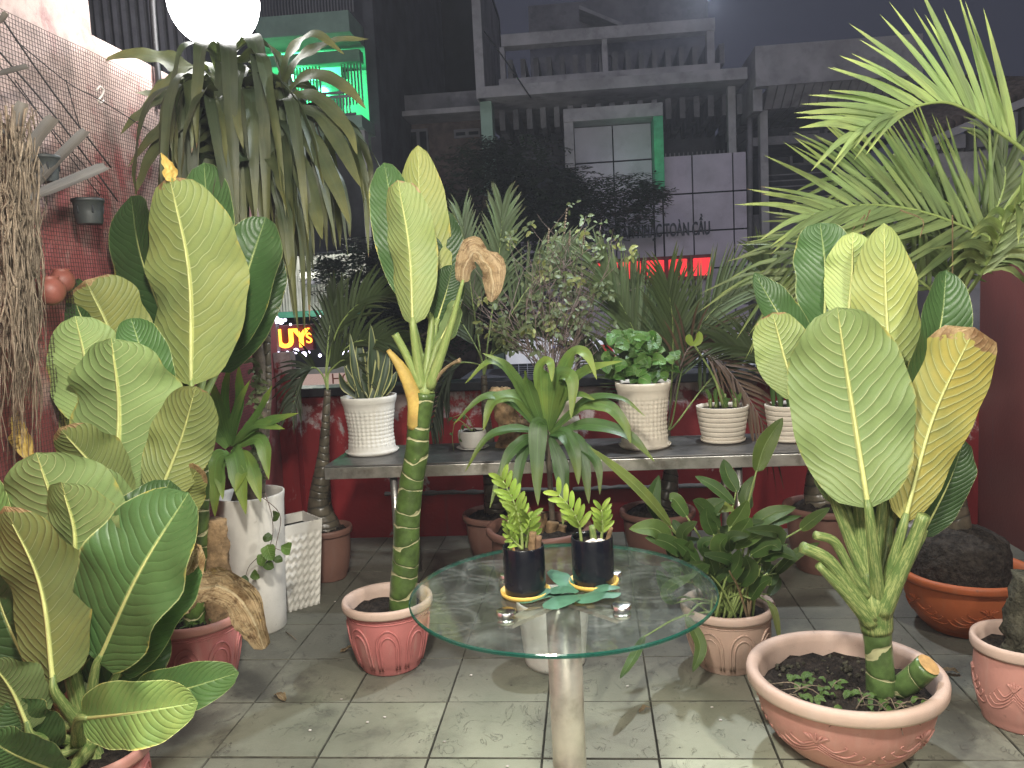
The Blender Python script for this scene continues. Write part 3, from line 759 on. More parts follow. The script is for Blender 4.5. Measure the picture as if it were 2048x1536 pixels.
# --- tiled roof house at the right edge
Y5 = 12.0
r5 = thing('tiled_roof_house', (W(1960, 640, Y5).x, Y5, -4.5), 'pale house with a sloping tiled eave at the upper right', 'building')
q = R(1850, 250, 2120, 600, Y5)
bx('wall', (q[0] + .1, q[1], -4.5, Zat(1990, 270, Y5)), Y5, Y5 + 5, M['bwhite'], r5)
e0, e1 = W(1846, 282, Y5 - .5), W(2110, 170, Y5 - .5)
n = 15
for k in range(n):
    p = e0.lerp(e1, k / n); q2 = e0.lerp(e1, (k + .86) / n)
    mb = MB(); tube(mb, [p + Vector((0, 0, .06)), p + Vector((0, 3.2, .9))], [.085, .085], 3, 8); mb.build('roof_tile_row', M['rooftile'], r5)
mb = MB(); mb.add([e0, e1, e1 + Vector((0, 3.2, .85)), e0 + Vector((0, 3.2, .85)), e0 - Vector((0, 0, .1)), e1 - Vector((0, 0, .1)), e1 + Vector((0, 3.2, .75)), e0 + Vector((0, 3.2, .75))],
    [(0, 1, 2, 3), (7, 6, 5, 4), (0, 4, 5, 1), (1, 5, 6, 2), (2, 6, 7, 3), (3, 7, 4, 0)]); mb.build('eave', M['bwhite'], r5, False)
for k in range(5):
    p = e0.lerp(e1, (k + .5) / 5)
    mb = MB(); mb.box(p.x - .09, p.x + .09, Y5 - .4, Y5 - .01, Zat(1990, 300, Y5), p.z - .105); mb.build('eave_bracket', M['bgrey'], r5, False)
# --- green-lit balcony house
Yg = 13.5
gh = thing('balcony_house', (W(640, 640, Yg).x, Yg, -4.5), 'house with a green lit balcony and white railings', 'building')
gx0, gx1 = W(330, 160, Yg).x, W(722, 160, Yg).x
bx('wall', (gx0, W(745, 160, Yg).x, -4.5, 9.5), Yg + 1.6, Yg + 8, M['bdark'], gh)
bx('side_wall', (gx1 + .02, W(746, 160, Yg).x, -4.5, 9.5), Yg + .3, Yg + 1.597, M['bdark'], gh)
bx('upper_slab', (gx0, gx1, Zat(640, 88, Yg), Zat(640, 47, Yg)), Yg - .5, Yg + 1.6, M['bgreen'], gh)
bx('fascia', (gx0, gx1 - .05, Zat(640, 120, Yg), Zat(640, 96, Yg)), Yg + .2, Yg + .45, M['bgreen'], gh)
bx('lower_slab', (gx0, gx1 + .1, Zat(660, 272, Yg), Zat(660, 248, Yg)), Yg - .5, Yg + 1.6, M['bgreen'], gh)
bx('balcony_back_wall', (gx0 + .02, gx1 - .1, Zat(660, 247, Yg), Zat(640, 96, Yg)), Yg + 1.45, Yg + 1.597, M['bgreen'], gh)
q = R(632, 135, 678, 235, Yg + 1.4)
dr = bx('balcony_door', q, Yg + 1.39, Yg + 1.447, M['bglass'], gh)
bx('door_head', (q[0] - .1, q[1] + .1, q[3] - .22, q[3] + .02), Yg + 1.34, Yg + 1.388, M['bgreen'], dr)
for k in range(22):
    xx = W(575 + k * 6.5, 160, Yg).x
    if 632 < 575 + k * 6.5 < 672: continue
    bx('screen_bar', (xx, xx + .022, Zat(650, 204, Yg), Zat(640, 121, Yg)), Yg + .3, Yg + .33, M['bgreen'], gh)
for k in range(30):
    xx = W(540 + k * 6, 225, Yg).x
    bx('baluster', (xx, xx + .018, Zat(660, 246, Yg), Zat(660, 212, Yg)), Yg - .45, Yg - .43, M['bwhite'], gh)
for yy in (203, 211, 246):
    zr = Zat(660, yy, Yg); bx('rail', (gx0, gx1, zr, zr + .035), Yg - .46, Yg - .42, M['bwhite'], gh)
for k in range(34):
    xx = W(520 + k * 6, 20, Yg).x
    bx('upper_baluster', (xx, xx + .018, Zat(640, 46, Yg), Zat(640, -20, Yg)), Yg - .4, Yg - .38, M['bgrey'], gh)
bx('lower_column', (gx1 - .02, gx1 + .08, -1, Zat(660, 272, Yg) - .003), Yg - .3, Yg - .1, M['bwhite'], gh)
tb = [W(465, 212, Yg + .9), W(486, 203, Yg + .9)]
for k, (a, b2) in enumerate((((585, 150), (585, 190)), ((460, 205), (482, 214)), ((500, 232), (520, 226)))):
    p, q = W(*a, Yg + .8), W(*b2, Yg + .8)
    lt = tube_obj('green_tube_lamp', [p, q], [.035, .035], M['greentube'], None, n=3)
    tag(lt, ['green fluorescent tube upright by the balcony screen bars', 'short green tube lamp glowing left of the dracaena trunk', 'small green lamp glowing low behind the drooping leaves'][k], 'lamp')
lamp_point('green_balcony_light', W(600, 150, Yg + .75), 170, (.10, 1, .40), .1)
lamp_point('green_jamb_fill', W(1285, 300, YF - .9), 1.6, (.10, 1, .35), .1)  # added light greening the portal jamb; no street lamp stands here
# --- old house between
Ym = 16.0
mh = thing('old_house', (W(850, 640, Ym).x, Ym, -4.5), 'dark old brick house with a pale ledge between the lit houses', 'building')
mx0, mx1 = W(742, 220, Ym).x, W(966, 215, Ym).x
bx('wall', (mx0, mx1, -4.5, Zat(860, 238, Ym)), Ym + .4, Ym + 6, M['brick'], mh)
bx('ledge', (mx0, mx1, Zat(860, 238, Ym), Zat(860, 228, Ym)), Ym - .4, Ym + .6, M['bwhite'], mh)
bx('roof_parapet', (mx0, mx1, Zat(860, 227, Ym), Zat(860, 190, Ym)), Ym - .1, Ym + .2, M['bgrey'], mh)
bx('rear_block', (mx0, mx1 - .4, Zat(860, 189, Ym + 5), Zat(860, -60, Ym + 5)), Ym + 5, Ym + 9, M['bshade'], mh)
for (a, c2) in ((772, 812), (818, 858), (908, 960)):
    q = R(a, 258, c2, 350 if a < 900 else 275, Ym + .35); wo = bx('window', q, Ym + .33, Ym + .397, M['bgrey'], mh)
    hx = (q[1] - q[0]) / 2
    for s in range(2): bx('pane', (q[0] + hx * s + .04, q[0] + hx * (s + 1) - .03, q[2] + .04, q[3] - .06), Ym + .31, Ym + .328, M['bglass'], wo)
# --- dark corrugated house wall above the left wall
Yc = 9.0
ch = thing('metal_clad_house', (W(250, 640, Yc).x, Yc, -4.5), 'grey ribbed metal house side above the left wall by the lamp', 'building')
cx0, cx1 = W(120, 40, Yc).x, W(372, 40, Yc).x
bx('wall', (cx0, cx1, -4.5, 7), Yc + .05, Yc + 2, M['bdark'], ch)
for k in range(14):
    xx = cx0 + k * (cx1 - cx0) / 14
    bx('metal_rib', (xx, xx + .05, 1.0, 7), Yc - .01, Yc + .047, M['bgrey'], ch)
# --- lit shop with corrugated front, led signs
Ys = 12.5
sh = thing('lit_shop', (W(650, 640, Ys).x, Ys, -4.5), 'shop with a brightly lit white ribbed metal front and green trim', 'building')
q = R(470, 512, 735, 622, Ys)
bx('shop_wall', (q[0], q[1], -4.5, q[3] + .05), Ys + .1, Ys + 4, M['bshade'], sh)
mb = MB(); n = 44; vv = []
for i in range(n * 4 + 1):
    x = q[0] + (q[1] - q[0]) * i / (n * 4); y = Ys + .03 * math.sin(i / 4 * 2 * math.pi); vv += [(x, y, q[2]), (x, y, q[3])]
mb.add(vv, [(2 * i, 2 * i + 2, 2 * i + 3, 2 * i + 1) for i in range(n * 4)]); mb.build('corrugated_front', M['corr'], sh)
bx('trim', (q[0], q[1], q[2] - .09, q[2] - .003), Ys - .25, Ys + .02, M['trim'], sh)
# round bulb lantern in front
lp = W(622, 552, Ys - .5)
ln = thing('wall_lantern', lp, 'striped round lantern in front of the ribbed shop front', 'lantern')
for k in range(5):
    th0, th1 = math.pi * k / 5, math.pi * (k + .8) / 5
    lathe(MB(), [(.17 * math.sin(th0 + (th1 - th0) * i / 3) + .002, .17 * math.cos(th0 + (th1 - th0) * i / 3)) for i in range(4)], lp.x, lp.y, lp.z, 20).build('band', M['bdark' if k % 2 else 'corr'], ln)
lamp_point('shop_front_light', W(600, 535, Ys - 1.0), 55, (1, 1, .92), .15)
lamp_point('shop_front_light', W(690, 545, Ys - 1.0), 30, (1, 1, .92), .15)
# led sign with orange letters
Yl = 11.0
q = R(535, 650, 626, 702, Yl)
ls = thing('led_sign', ((q[0] + q[1]) / 2, Yl, q[2]), 'maroon sign box with orange glowing letters', 'sign')
bevbox('sign_box', q[0], q[1], Yl, Yl + .12, q[2], q[3], M['signredbox'], ls, .01)
zt0 = q[2] + (q[3] - q[2]) * .17
t = text('letter', 'UY', (W(556, 690, Yl).x, Yl - .03, zt0), .34, M['ledorange'], ls, .012, .012)
t = text('letter', 'S', (W(614, 690, Yl).x, Yl - .03, zt0 + .04), .2, M['ledorange'], ls, .012)
led_px = [(552, 640, 9), (562, 643, 7), (536, 711, 6), (556, 711, 10), (566, 712, 8), (575, 706, 5), (592, 702, 7), (608, 709, 7), (617, 705, 4), (642, 633, 4), (661, 635, 6), (673, 633, 4), (689, 641, 4), (676, 705, 7), (691, 706, 9), (700, 700, 4), (640, 711, 4), (545, 634, 4), (570, 640, 4), (581, 649, 3)]
for k, (x, y, r) in enumerate(led_px):
    p = W(x, y, Yl - .1); mb = MB(); blob(mb, p, r * .8 * mpp(p), k, .05, 8)
    o = mb.build('led_lamp', M['ledwhite'], None); tag(o, 'small violet white led lamp in the string round the orange sign', 'lamp', 'string of white led lamps')
# lit billboard low
Yb2 = 12.0
q = R(583, 736, 700, 812, Yb2)
bb = thing('billboard', ((q[0] + q[1]) / 2, Yb2, -4.5), 'low lit billboard with a phone number row above the parapet', 'billboard')
hz = q[3] - q[2]
bx('face', (q[0], q[1], q[2] - .5, q[2] + hz * .38), Yb2, Yb2 + .1, M['billlit'], bb)
bx('header', (q[0] + .05, q[1], q[2] + hz * .385, q[2] + hz * .85), Yb2 - .01, Yb2 + .1, M['billpink'], bb)
bx('frame', (q[0] - .05, q[1] + .05, q[2] + hz * .855, q[2] + hz * 1.0), Yb2 - .03, Yb2 + .12, M['corr'], bb)
text('lettering', 'HO', (W(664, 770, Yb2).x, Yb2 - .02, q[2] + hz * .58), .22, M['letterbrown'], bb, .004)
text('lettering', '0942.36.3936', (W(622, 770, Yb2).x, Yb2 - .02, q[2] + hz * .42), .095, M['letterbrown'], bb, .004)
for k in range(3):
    bx('picture', (q[0] + .1 + k * .3, q[0] + .3 + k * .3, q[2] - .3, q[2] + hz * .3), Yb2 - .012, Yb2 - .002, M['bluetile'], bb)
# small market corner seen past the big leaf
q = R(1786, 700, 1816, 750, 9.0)
kb = thing('street_stall', ((q[0] + q[1]) / 2, 9, -4.5), 'small street stall with a blue panel and orange cap behind the big leaf', 'stall')
bx('panel', (q[0], q[1], -4.5, q[3]), 9.0, 9.3, M['bluetile'], kb)
mb = MB(); blob(mb, W(1798, 694, 8.95), .055, 2, .05, 10, 2, (1.3, 1, .9)); mb.build('cap', M['orangecone'], kb)
mb = MB(); tube(mb, [W(1785, 706, 8.9), W(1818, 738, 8.9)], [.02, .02], 3, 6); mb.build('strut', M['coping'], kb)
# --- condenser units beyond the parapet
Yk = 6.3
for k, (xa, ya, xb2, yb2, lab) in enumerate(((1012, 680, 1152, 800, 'white outdoor cooling unit with grey wire grille behind the dry bush'),
                                            (1160, 676, 1492, 796, 'wide white outdoor cooling unit with red stripe behind the leafy white pot'),
                                            (1500, 668, 1600, 790, 'white outdoor cooling unit behind the brown dry palm fan'))):
    q = rect(xa, ya, xb2, yb2, Yk)
    cu = thing('condenser_unit', ((q[0] + q[1]) / 2, Yk, q[2]), lab, 'cooling unit', 'cooling units behind the parapet')
    bevbox('case', q[0], q[1], Yk, Yk + .45, .985, q[3], M['condenser'], cu, .02, 3)
    hz = q[3] - q[2]
    gz1 = q[2] + hz * .62; gx = (q[0] + .035, q[1] - (.10 if k == 1 else .035))
    mb = MB(); mb.box(gx[0], gx[1], Yk - .006, Yk - .002, q[2] + .02, gz1); mb.build('fan_opening', M['bshade'], cu, False)
    nb = int((gx[1] - gx[0]) / .06)
    for i in range(nb + 1):
        x = gx[0] + (gx[1] - gx[0]) * i / nb; tube_obj('grille_wire', [(x, Yk - .025, q[2] + .02), (x, Yk - .025, gz1)], [.0022, .0022], M['grille'], cu, n=1, sides=5)
    nb = int((gz1 - q[2]) / .017)
    for i in range(nb):
        z = q[2] + .025 + (gz1 - q[2] - .03) * i / nb; tube_obj('grille_wire', [(gx[0], Yk - .02, z), (gx[1], Yk - .02, z)], [.0022, .0022], M['grille'], cu, n=1, sides=5)
    if k < 2:
        p = W(1150 if k == 0 else 1215, 688, Yk - .003)
        for s, (du, dv) in enumerate((((-.03, .01)), (.06, -.03))):
            if k == 1:
                xx = p.x + s * .28
                mb = MB(); mb.add([(xx, Yk - .004, gz1 + .02), (xx + .07, Yk - .004, gz1 + .02), (xx + .02, Yk - .004, q[3] - .03), (xx - .05, Yk - .004, q[3] - .03)], [(0, 1, 2, 3)]); mb.build('red_stripe', M['redpaint'], cu, False)
        if k == 0:
            for s in range(3):
                pp = W(1108 + s * 9, 694 - s, Yk - .004); mb = MB(); blob(mb, pp, .014, s, .2, 8, 2, (1, .15, .8)); mb.build('blue_mark', M['bluepaint'], cu)
            mb = MB(); xx = q[1] - .06; mb.add([(xx - .03, Yk - .004, gz1 + .02), (xx + .02, Yk - .004, gz1 + .02), (xx + .03, Yk - .004, q[3] - .03), (xx - .01, Yk - .004, q[3] - .03)], [(0, 1, 2, 3)]); mb.build('red_stripe', M['redpaint'], cu, False)
# plinth the units stand on
mb = MB(); mb.box(-1, 4, Yk - .05, Yk + .7, -4.5, .98); pl = mb.build('roof_ledge', M['bdark'], None, False); struct(pl)

# --- street tree
tr = thing('street_tree', (W(900, 640, 11).x, 11, -4.5), 'dark leafy street tree in front of the houses', 'tree')
tc = W(960, 470, 11)
mb = MB(); tube(mb, [(tc.x - .2, 11, -4.5), (tc.x - .1, 11, -2), (tc.x, 11, tc.z - .4), (tc.x + .1, 11, tc.z + .5)], [.16, .13, .09, .03], 10, 8)
for k in range(9):
    a = rnd.uniform(0, 6.28); e = Vector((math.cos(a) * 1.5, math.sin(a) * .7, rnd.uniform(-.3, .8)))
    s = Vector((tc.x, 11, tc.z - rnd.uniform(.3, 1.3))); tube(mb, [s, s + e * .5 + Vector((0, 0, .15)), s + e], [.05, .03, .01], 6, 5)
mb.build('trunk', M['bark'], tr)
mb = MB()
clumps = [(960, 400, 120), (900, 470, 110), (1060, 360, 90), (1090, 440, 110), (1180, 430, 80), (1255, 405, 62), (1290, 395, 38), (1150, 390, 60), (850, 520, 90), (760, 560, 80), (700, 580, 50), (720, 640, 70), (800, 640, 90), (980, 330, 60), (1000, 520, 110), (1120, 500, 80), (660, 535, 30), (870, 420, 70), (1040, 610, 100), (900, 620, 110), (730, 520, 50)]
for (cxp, cyp, rp) in clumps:
    c0 = W(cxp, cyp, 11); r0 = rp * mpp(c0)
    for k in range(int(34 + rp * 2.2)):
        d = Vector((rnd.gauss(0, 1), rnd.gauss(0, 1), rnd.gauss(0, 1))).normalized() * r0 * rnd.uniform(.15, 1.0) ** .5
        b0 = c0 + d + Vector((0, rnd.uniform(-.5, .5), 0)); az = rnd.uniform(0, 6.28)
        rd = Vector((math.cos(az), math.sin(az) * .6, rnd.uniform(-.5, .2))).normalized(); L = rnd.uniform(.14, .3)
        sd_ = rd.cross(Vector((0, 0, 1))).normalized(); h = (Vector((0, -.3, 1)) + Vector((rnd.uniform(-.4, .4), 0, 0)))
        for s in range(5):                                   # a pinnate spray: leaflet pairs along a twig
            q = b0 + rd * (L * s / 5)
            for sg in (-1, 1):
                e = q + sd_ * sg * .085 + rd * .05 + Vector((0, 0, rnd.uniform(-.03, .02)))
                m = (q + e) / 2; nx = rd * .02
                mb.add([q, m + nx, e, m - nx], [(0, 1, 2, 3)], [(.5, 0), (0, .5), (.5, 1), (1, .5)])
o = mb.build('crown', M['treeleaf'], tr, False, (0, 1, 0)); o['kind'] = 'stuff'

# ================================================================== LAMPS
gl = W(427, 2, 3.95)
lt = thing('globe_lamp', (gl.x, gl.y, 0), 'glaring white globe lamp glowing above the drooping dracaena', 'lamp')
mb = MB(); blob(mb, gl, .21, 0, 0, 24); mb.build('globe', M['globe'], lt)
mb = MB(); tube(mb, [(XL + .02, gl.y + .1, 2.6), (XL + .06, gl.y + .1, gl.z + .25), (gl.x, gl.y, gl.z + .32), (gl.x, gl.y, gl.z + .205)], [.016, .016, .014, .014], 14, 8); mb.build('bracket', M['coping'], lt)
g2 = W(1405, -48, 4.6)
lamp_point('globe_lamp_light', g2 - Vector((0, 0, .1)), 260, (.82, .9, 1), .05)
lt = thing('globe_lamp', (g2.x, g2.y, g2.z), 'small globe lamp hanging just above the picture top', 'lamp')
mb = MB(); blob(mb, g2, .07, 0, 0, 16); mb.build('globe', M['globe'], lt)
mb = MB(); tube(mb, [g2 + Vector((0, 0, .085)), g2 + Vector((0, 0, 1.2))], [.01, .006], 3, 6); mb.build('cable', M['coping'], lt)
for k, (nm, loc, pw) in enumerate(KEYS):  # unseen fixtures; the last hangs over the added fill light
    lt = thing('unseen_key_lamp', loc, ['unseen enamel shade lamp over the right side of the terrace', 'unseen enamel shade lamp over the middle of the terrace', 'unseen enamel shade lamp behind the viewer, added as fill light'][k], 'lamp')
    lathe(MB(), [(.02, .22), (.05, .20), (.16, .10), (.20, .075), (.19, .075), (.15, .095), (.045, .185), (.0, .19)], loc[0], loc[1], loc[2], 28).build('shade', M['coping'], lt)
    mb = MB(); tube(mb, [Vector(loc) + Vector((0, 0, .2)), Vector(loc) + Vector((0, 0, 1.2))], [.008, .008], 3, 6); mb.build('cable', M['coping'], lt)

# ================================================================== POT BUILDERS
def bucket(parent, cx, cy, rt, rb, h, mat, rim_mat, relief=None, seg=64, z0=0.0, bulge=.06, rimh=.035):
    def rad(z):
        t = max(0, min(1, z / (h - rimh))); return rb + (rt * .90 - rb) * (t ** .8) + bulge * rt * math.sin(math.pi * t) 
    zs = [i / 14 * (h - rimh) for i in range(15)]
    prof = [(rb * .6, .002), (rb * .98, .0), (rb * 1.02, .006), (rb * 1.02, .016)] + [(rad(z), z) for z in zs if z > .02]
    lathe(MB(), prof, cx, cy, z0, seg).build('pot', mat, parent)
    w = .10 * rt + .004
    rp = [(rt * .90, h - rimh - .002), (rt * .985, h - rimh), (rt, h - rimh * .8), (rt * 1.005, h - rimh * .3), (rt * .99, h), (rt * .95, h + .003), (rt - w, h - .004), (rt - w - .006, h - .03), (rt - w - .01, h - .10)]
    lathe(MB(), rp, cx, cy, z0, seg).build('rim', rim_mat, parent)
    if relief:
        mb = MB()
        def sp(a, z, off=.0015): r = rad(z) + off; return Vector((cx + math.cos(a) * r, cy + math.sin(a) * r, z0 + z))
        if relief == 'arch':
            n = 8
            for k in range(n):
                a0 = 2 * math.pi * k / n + .2; hw = .30
                for s in (1.0, .68):
                    pts = [sp(a0 - hw * s, h * .10), sp(a0 - hw * s, h * .42)] + [sp(a0 - hw * s * math.cos(t), h * .42 + h * .30 * s * math.sin(t)) for t in (.4, .9, 1.57, 2.24, 2.74)] + [sp(a0 + hw * s, h * .42), sp(a0 + hw * s, h * .10)]
                    tube(mb, pts, [.0046, .0046], 26, 5)
            for zz in (h * .80, h * .835): tube(mb, [sp(2 * math.pi * i / 40, zz, .001) for i in range(41)], [.003, .003], 60, 5)
        else:
            for k in range(5):
                a0 = 2 * math.pi * k / 5 + (.35 if relief == 'scroll' else .9)
                for sg in (-1, 1):
                    for q in range(4):
                        da = .20 + q * .10; zb = h * (.47 - q * .06)
                        pts = [sp(a0, h * .56 - q * .012), sp(a0 + sg * da * .45, zb + h * .03), sp(a0 + sg * da, zb - h * .02), sp(a0 + sg * (da + .13), zb + h * .05), sp(a0 + sg * (da + .10), zb + h * .085)]
                        tube(mb, pts, [.0015, .0032, .003, .001], 20, 5)
                for q in range(5):
                    e = a0 + (q - 2) * .05
                    tube(mb, [sp(a0, h * .52), sp(e, h * .60), sp(a0 + (q - 2) * .075, h * (.65 - abs(q - 2) * .02))], [.003, .005, .001], 8, 5)
        mb.build('relief', mat, parent)
    return rt - w - .008
def on_floor(px, py, r):
    p = WZ(px, py, 0); d = Vector((p.x, p.y, 0)).normalized(); c = p + d * r
    return c.x, c.y

# ================================================================== STEEL BENCH
A_, B_ = WZ(644, 936, .75), WZ(1400, 907, .75)
SY = (A_.y + B_.y) / 2; SX0, SX1 = A_.x, W(1612, 905, SY).x; SYB = SY + .56
sb = thing('steel_bench', ((SX0 + SX1) / 2, SY + .28, 0), 'long stainless steel bench carrying the white pots', 'bench')
bevbox('top', SX0, SX1, SY, SYB, .742, .752, M['steeldk'], sb, .003)
bevbox('front_lip', SX0, SX1, SY - .004, SY + .012, .680, .7415, M['steel'], sb, .003)
bevbox('side_lip', SX0 + .0, SX0 + .014, SY + .0125, SYB, .680, .7415, M['steel'], sb, .003)
for x in (W(790, 1000, SY + .05).x, W(1478, 1000, SY + .05).x):
    for y in (SY + .05, SYB - .06):
        tube_obj('leg', [(x, y, .0), (x, y, .6795)], [.020, .020], M['steel'], sb, n=2, sides=14)

# ================================================================== GLASS TABLE
na, fa = WZ(1128, 1303, .762), WZ(1121, 1089, .762)
TC = (na + fa) / 2; TR = ((fa - na).length / 2 + .318 * (TC - CAM).dot(F_) / 1.656 * 1e-0 * .6) / 1.0
TR = .5 * ((fa - na).length / 2) + .5 * (317 * mpp(TC))
tb = thing('glass_table', (TC.x, TC.y, 0), 'round glass table on a single steel pipe in the middle', 'table')
n = 112; mb = MB(); vv = []
for (r, z) in ((TR - .003, .762), (TR, .759), (TR, .753), (TR - .003, .750)):
    vv += [(math.cos(2 * math.pi * j / n) * r, math.sin(2 * math.pi * j / n) * r, z) for j in range(n)]
mb.add(vv, [tuple(range(n))], None, 0)
mb.add(vv, [tuple(3 * n + j for j in range(n))[::-1]], None, 0)
mb.add(vv, [(k * n + j, k * n + (j + 1) % n, (k + 1) * n + (j + 1) % n, (k + 1) * n + j)[::-1] for k in range(3) for j in range(n)], None, 1)
o = mb.build('glass_top', None, tb, False, None, [M['glass'], M['glassedge']]); o.location = (TC.x, TC.y, 0)
tube_obj('pedestal', [(TC.x, TC.y, .03), (TC.x, TC.y, .735)], [.049, .049], M['pipe'], tb, n=2, sides=40)
lathe(MB(), [(.0, .03), (.05, .03), (.23, .012), (.24, .0)], TC.x, TC.y, 0, 40).build('foot', M['pipe'], tb)
for k, (x, y) in enumerate(((1016, 1152), (1012, 1226), (1243, 1214), (1226, 1148))):
    p = WZ(x, y, .764)
    lathe(MB(), [(.0, .0095), (.024, .0095), (.0265, .008), (.027, .0)], p.x, p.y, .7623, 28).build('fixing_disc', M['chrome'], tb)
    lathe(MB(), [(.0, .0), (.024, .0), (.024, -.012), (.0, -.012)], p.x, p.y, .7498, 24).build('fixing_pad', M['chrome'], tb)
    d = Vector((p.x - TC.x, p.y - TC.y, 0)); e = d.normalized().cross(Vector((0, 0, 1))) * .022
    mb = MB(); a, c2 = Vector((TC.x, TC.y, 0)), Vector((p.x, p.y, 0)); z0, z1 = .7275 - k * .0012, .7375
    mb.add([a - e + Vector((0, 0, z0)), c2 - e + Vector((0, 0, z0)), c2 + e + Vector((0, 0, z0)), a + e + Vector((0, 0, z0)), a - e + Vector((0, 0, z1 - k * .0006)), c2 - e + Vector((0, 0, z1 - k * .0006)), c2 + e + Vector((0, 0, z1 - k * .0006)), a + e + Vector((0, 0, z1 - k * .0006))],
           [(3, 2, 1, 0), (4, 5, 6, 7), (0, 1, 5, 4), (1, 2, 6, 5), (2, 3, 7, 6), (3, 0, 4, 7)]); mb.build('support_arm', M['pipe'], tb, False)
# green foam leaf mat
lm = thing('leaf_mat', WZ(1130, 1195, .763), 'green leaf shaped mat lying between the two black pots', 'table mat')
def zp(x, y): return 900 + x / 3.413, 1086 + y / 3.413
for k, (a, b2, w) in enumerate((((470, 410), (760, 345), 62), ((640, 445), (925, 350), 100), ((850, 400), (1168, 340), 95), ((560, 395), (760, 300), 48), ((690, 180), (830, 330), 70), ((980, 330), (1160, 300), 70), ((660, 330), (880, 330), 80))):
    z = .7655 + k * .0018; p, q = WZ(*zp(*a), z), WZ(*zp(*b2), z); mid = (p + q) / 2 + Vector((0, 0, .010))
    mb = MB(); blade(mb, [p, mid, q], w / 3.413 * mpp(p) * 1.9, Vector((0, 0, 1)), OV(.5, .6), 14, 6, -.12, .05, 1.5, seed=k)
    mb.build('mat_leaf', M['matleaf'], lm)

# ================================================================== LEAF PLACEMENT
def under(tilt=0.0, up=-.25): return Vector((tilt, 1, up)).normalized()
def upper(tilt=0.0, up=.35): return Vector((tilt, -1, up)).normalized()
WSC = [1.0, 1.0, 1.0]     # width, brightness, yellowing of the cluster being built
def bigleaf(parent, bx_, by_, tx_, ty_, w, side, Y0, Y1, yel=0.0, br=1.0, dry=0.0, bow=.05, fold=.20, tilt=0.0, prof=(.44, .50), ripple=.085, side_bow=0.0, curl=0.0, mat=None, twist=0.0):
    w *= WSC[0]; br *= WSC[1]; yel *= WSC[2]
    p, q = W(bx_, by_, Y0), W(tx_, ty_, Y1); L = (q - p).length
    h = under(tilt) if side == 'u' else upper(tilt)
    T = (q - p).normalized(); S = T.cross(h).normalized()
    side_bow += rnd.uniform(-.025, .025); bow += .025
    mid = p.lerp(q, .55) + h * (bow * L) + S * (side_bow * L)
    mb = MB(); c = blade(mb, [p, mid, q], w * mpp(p.lerp(q, .5)), h, OV(*prof), 26, 10, fold, ripple, 2.3, seed=rnd.uniform(0, 6), curl=curl, twist=twist, edgen=.10, asym=rnd.uniform(-.7, .7))
    o = mb.build('leaf', mat or M['dieff'], parent, True, (yel, br, dry))
    rb = MB(); hN = (S.cross(T)).normalized()
    off = [pt - hN * .0025 for pt in c[:24]]
    r0 = .0042 + .0045 * min(1, w / 240)
    tube(rb, off[::3] + [off[-1]], [r0, r0 * .75, r0 * .45, r0 * .15], 22, 8); rb.build('midrib', M['midrib'], o)
    return c[0], (c[1] - c[0]).normalized()
def petiole(parent, pts, r0, r1, mat=None, name='petiole', flat=1.0): return tube_obj(name, pts, [r0, (r0 + r1) / 2 * .95, r1], mat or M['petiole'], parent, n=18, sides=10, flat=flat)
def leaf_with_petiole(parent, root, spec, r0=.016, r1=.007, mat=None, **kw):
    b, t = bigleaf(parent, *spec, **kw)
    L = (b - root).length
    petiole(parent, [root, root.lerp(b, .5) - t * (0.06 * L) + Vector((0, 0, -.0)), b - t * .02, b + t * .03], r0, r1, mat)
def dryleaf(parent, pts, w, Y0, Y1, mat='dry', n=None, prof=(.5, .6), rip=.25, seedv=1.0, name='dry_leaf', fold=.5, tw=0.0):
    path = pxpath(pts, Y0, Y1); mb = MB()
    blade(mb, path, w * mpp(path[0]), n or upper(.2, .6), OV(*prof), 44, 14, fold, rip, 3.1, seed=seedv, twist=tw, minw=.10, edgen=.55, crump=.38)
    return mb.build(name, M[mat], parent)

WSC[0] = 1.10
# ---------------------------------------------------------------- A: tall dieffenbachia in the pink pot, left
cxA, cyA = on_floor(405, 1392, .13)
A1 = thing('dieffenbachia', (cxA, cyA, 0), 'tall dieffenbachia with one huge pale leaf in a dusty pink pot at left', 'potted plant')
YA = cyA
rA = 93 * mpp(Vector((cxA, cyA, .3)))
hA = W(405, 1262, cyA - rA).z
ri = bucket(A1, cxA, cyA, rA, .135, hA, M['pink'], M['pinkpale'], 'arch')
soil_disc('soil', cxA, cyA, hA - .035, ri, M['soil'], A1)
tube_obj('cane', pxpath([(388, 1290), (392, 1180), (397, 1060), (398, 960), (392, 880), (386, 800)], YA, YA - .1), [.052, .045, .042, .04, .036, .034], M['cane'], A1, n=40, sides=18, wob=.06)
tube_obj('stump', pxpath([(440, 1290), (436, 1180), (432, 1085), (430, 1040)], YA + .02, YA + .0), [.062, .06, .05, .045], M['stump'], A1, n=24, sides=16, wob=.35)
rt = W(386, 800, YA - .1)
for spec, kw in (((383, 772, 338, 352, 218, 'u', YA - .20, YA - .12), dict(yel=.25, br=1.15, bow=.03, dry=.03, tilt=.12)),
                 ((352, 700, 262, 392, 135, 'l', YA + .05, YA + .15), dict(br=.8, tilt=-.4, bow=.05)),
                 ((425, 660, 408, 325, 118, 'l', YA + .08, YA + .2), dict(br=1.5, bow=.02, tilt=.1)),
                 ((452, 700, 532, 434, 128, 'l', YA + .10, YA + .08), dict(br=1.1, tilt=.35, bow=.08, fold=.4)),
                 ((432, 745, 548, 500, 110, 'l', YA + .16, YA + .14), dict(br=.7, tilt=.6, bow=.12))):
    leaf_with_petiole(A1, rt + Vector((rnd.uniform(-.01, .01), 0, rnd.uniform(-.06, .0))), spec, .02, .009, M['petgreen'], **kw)
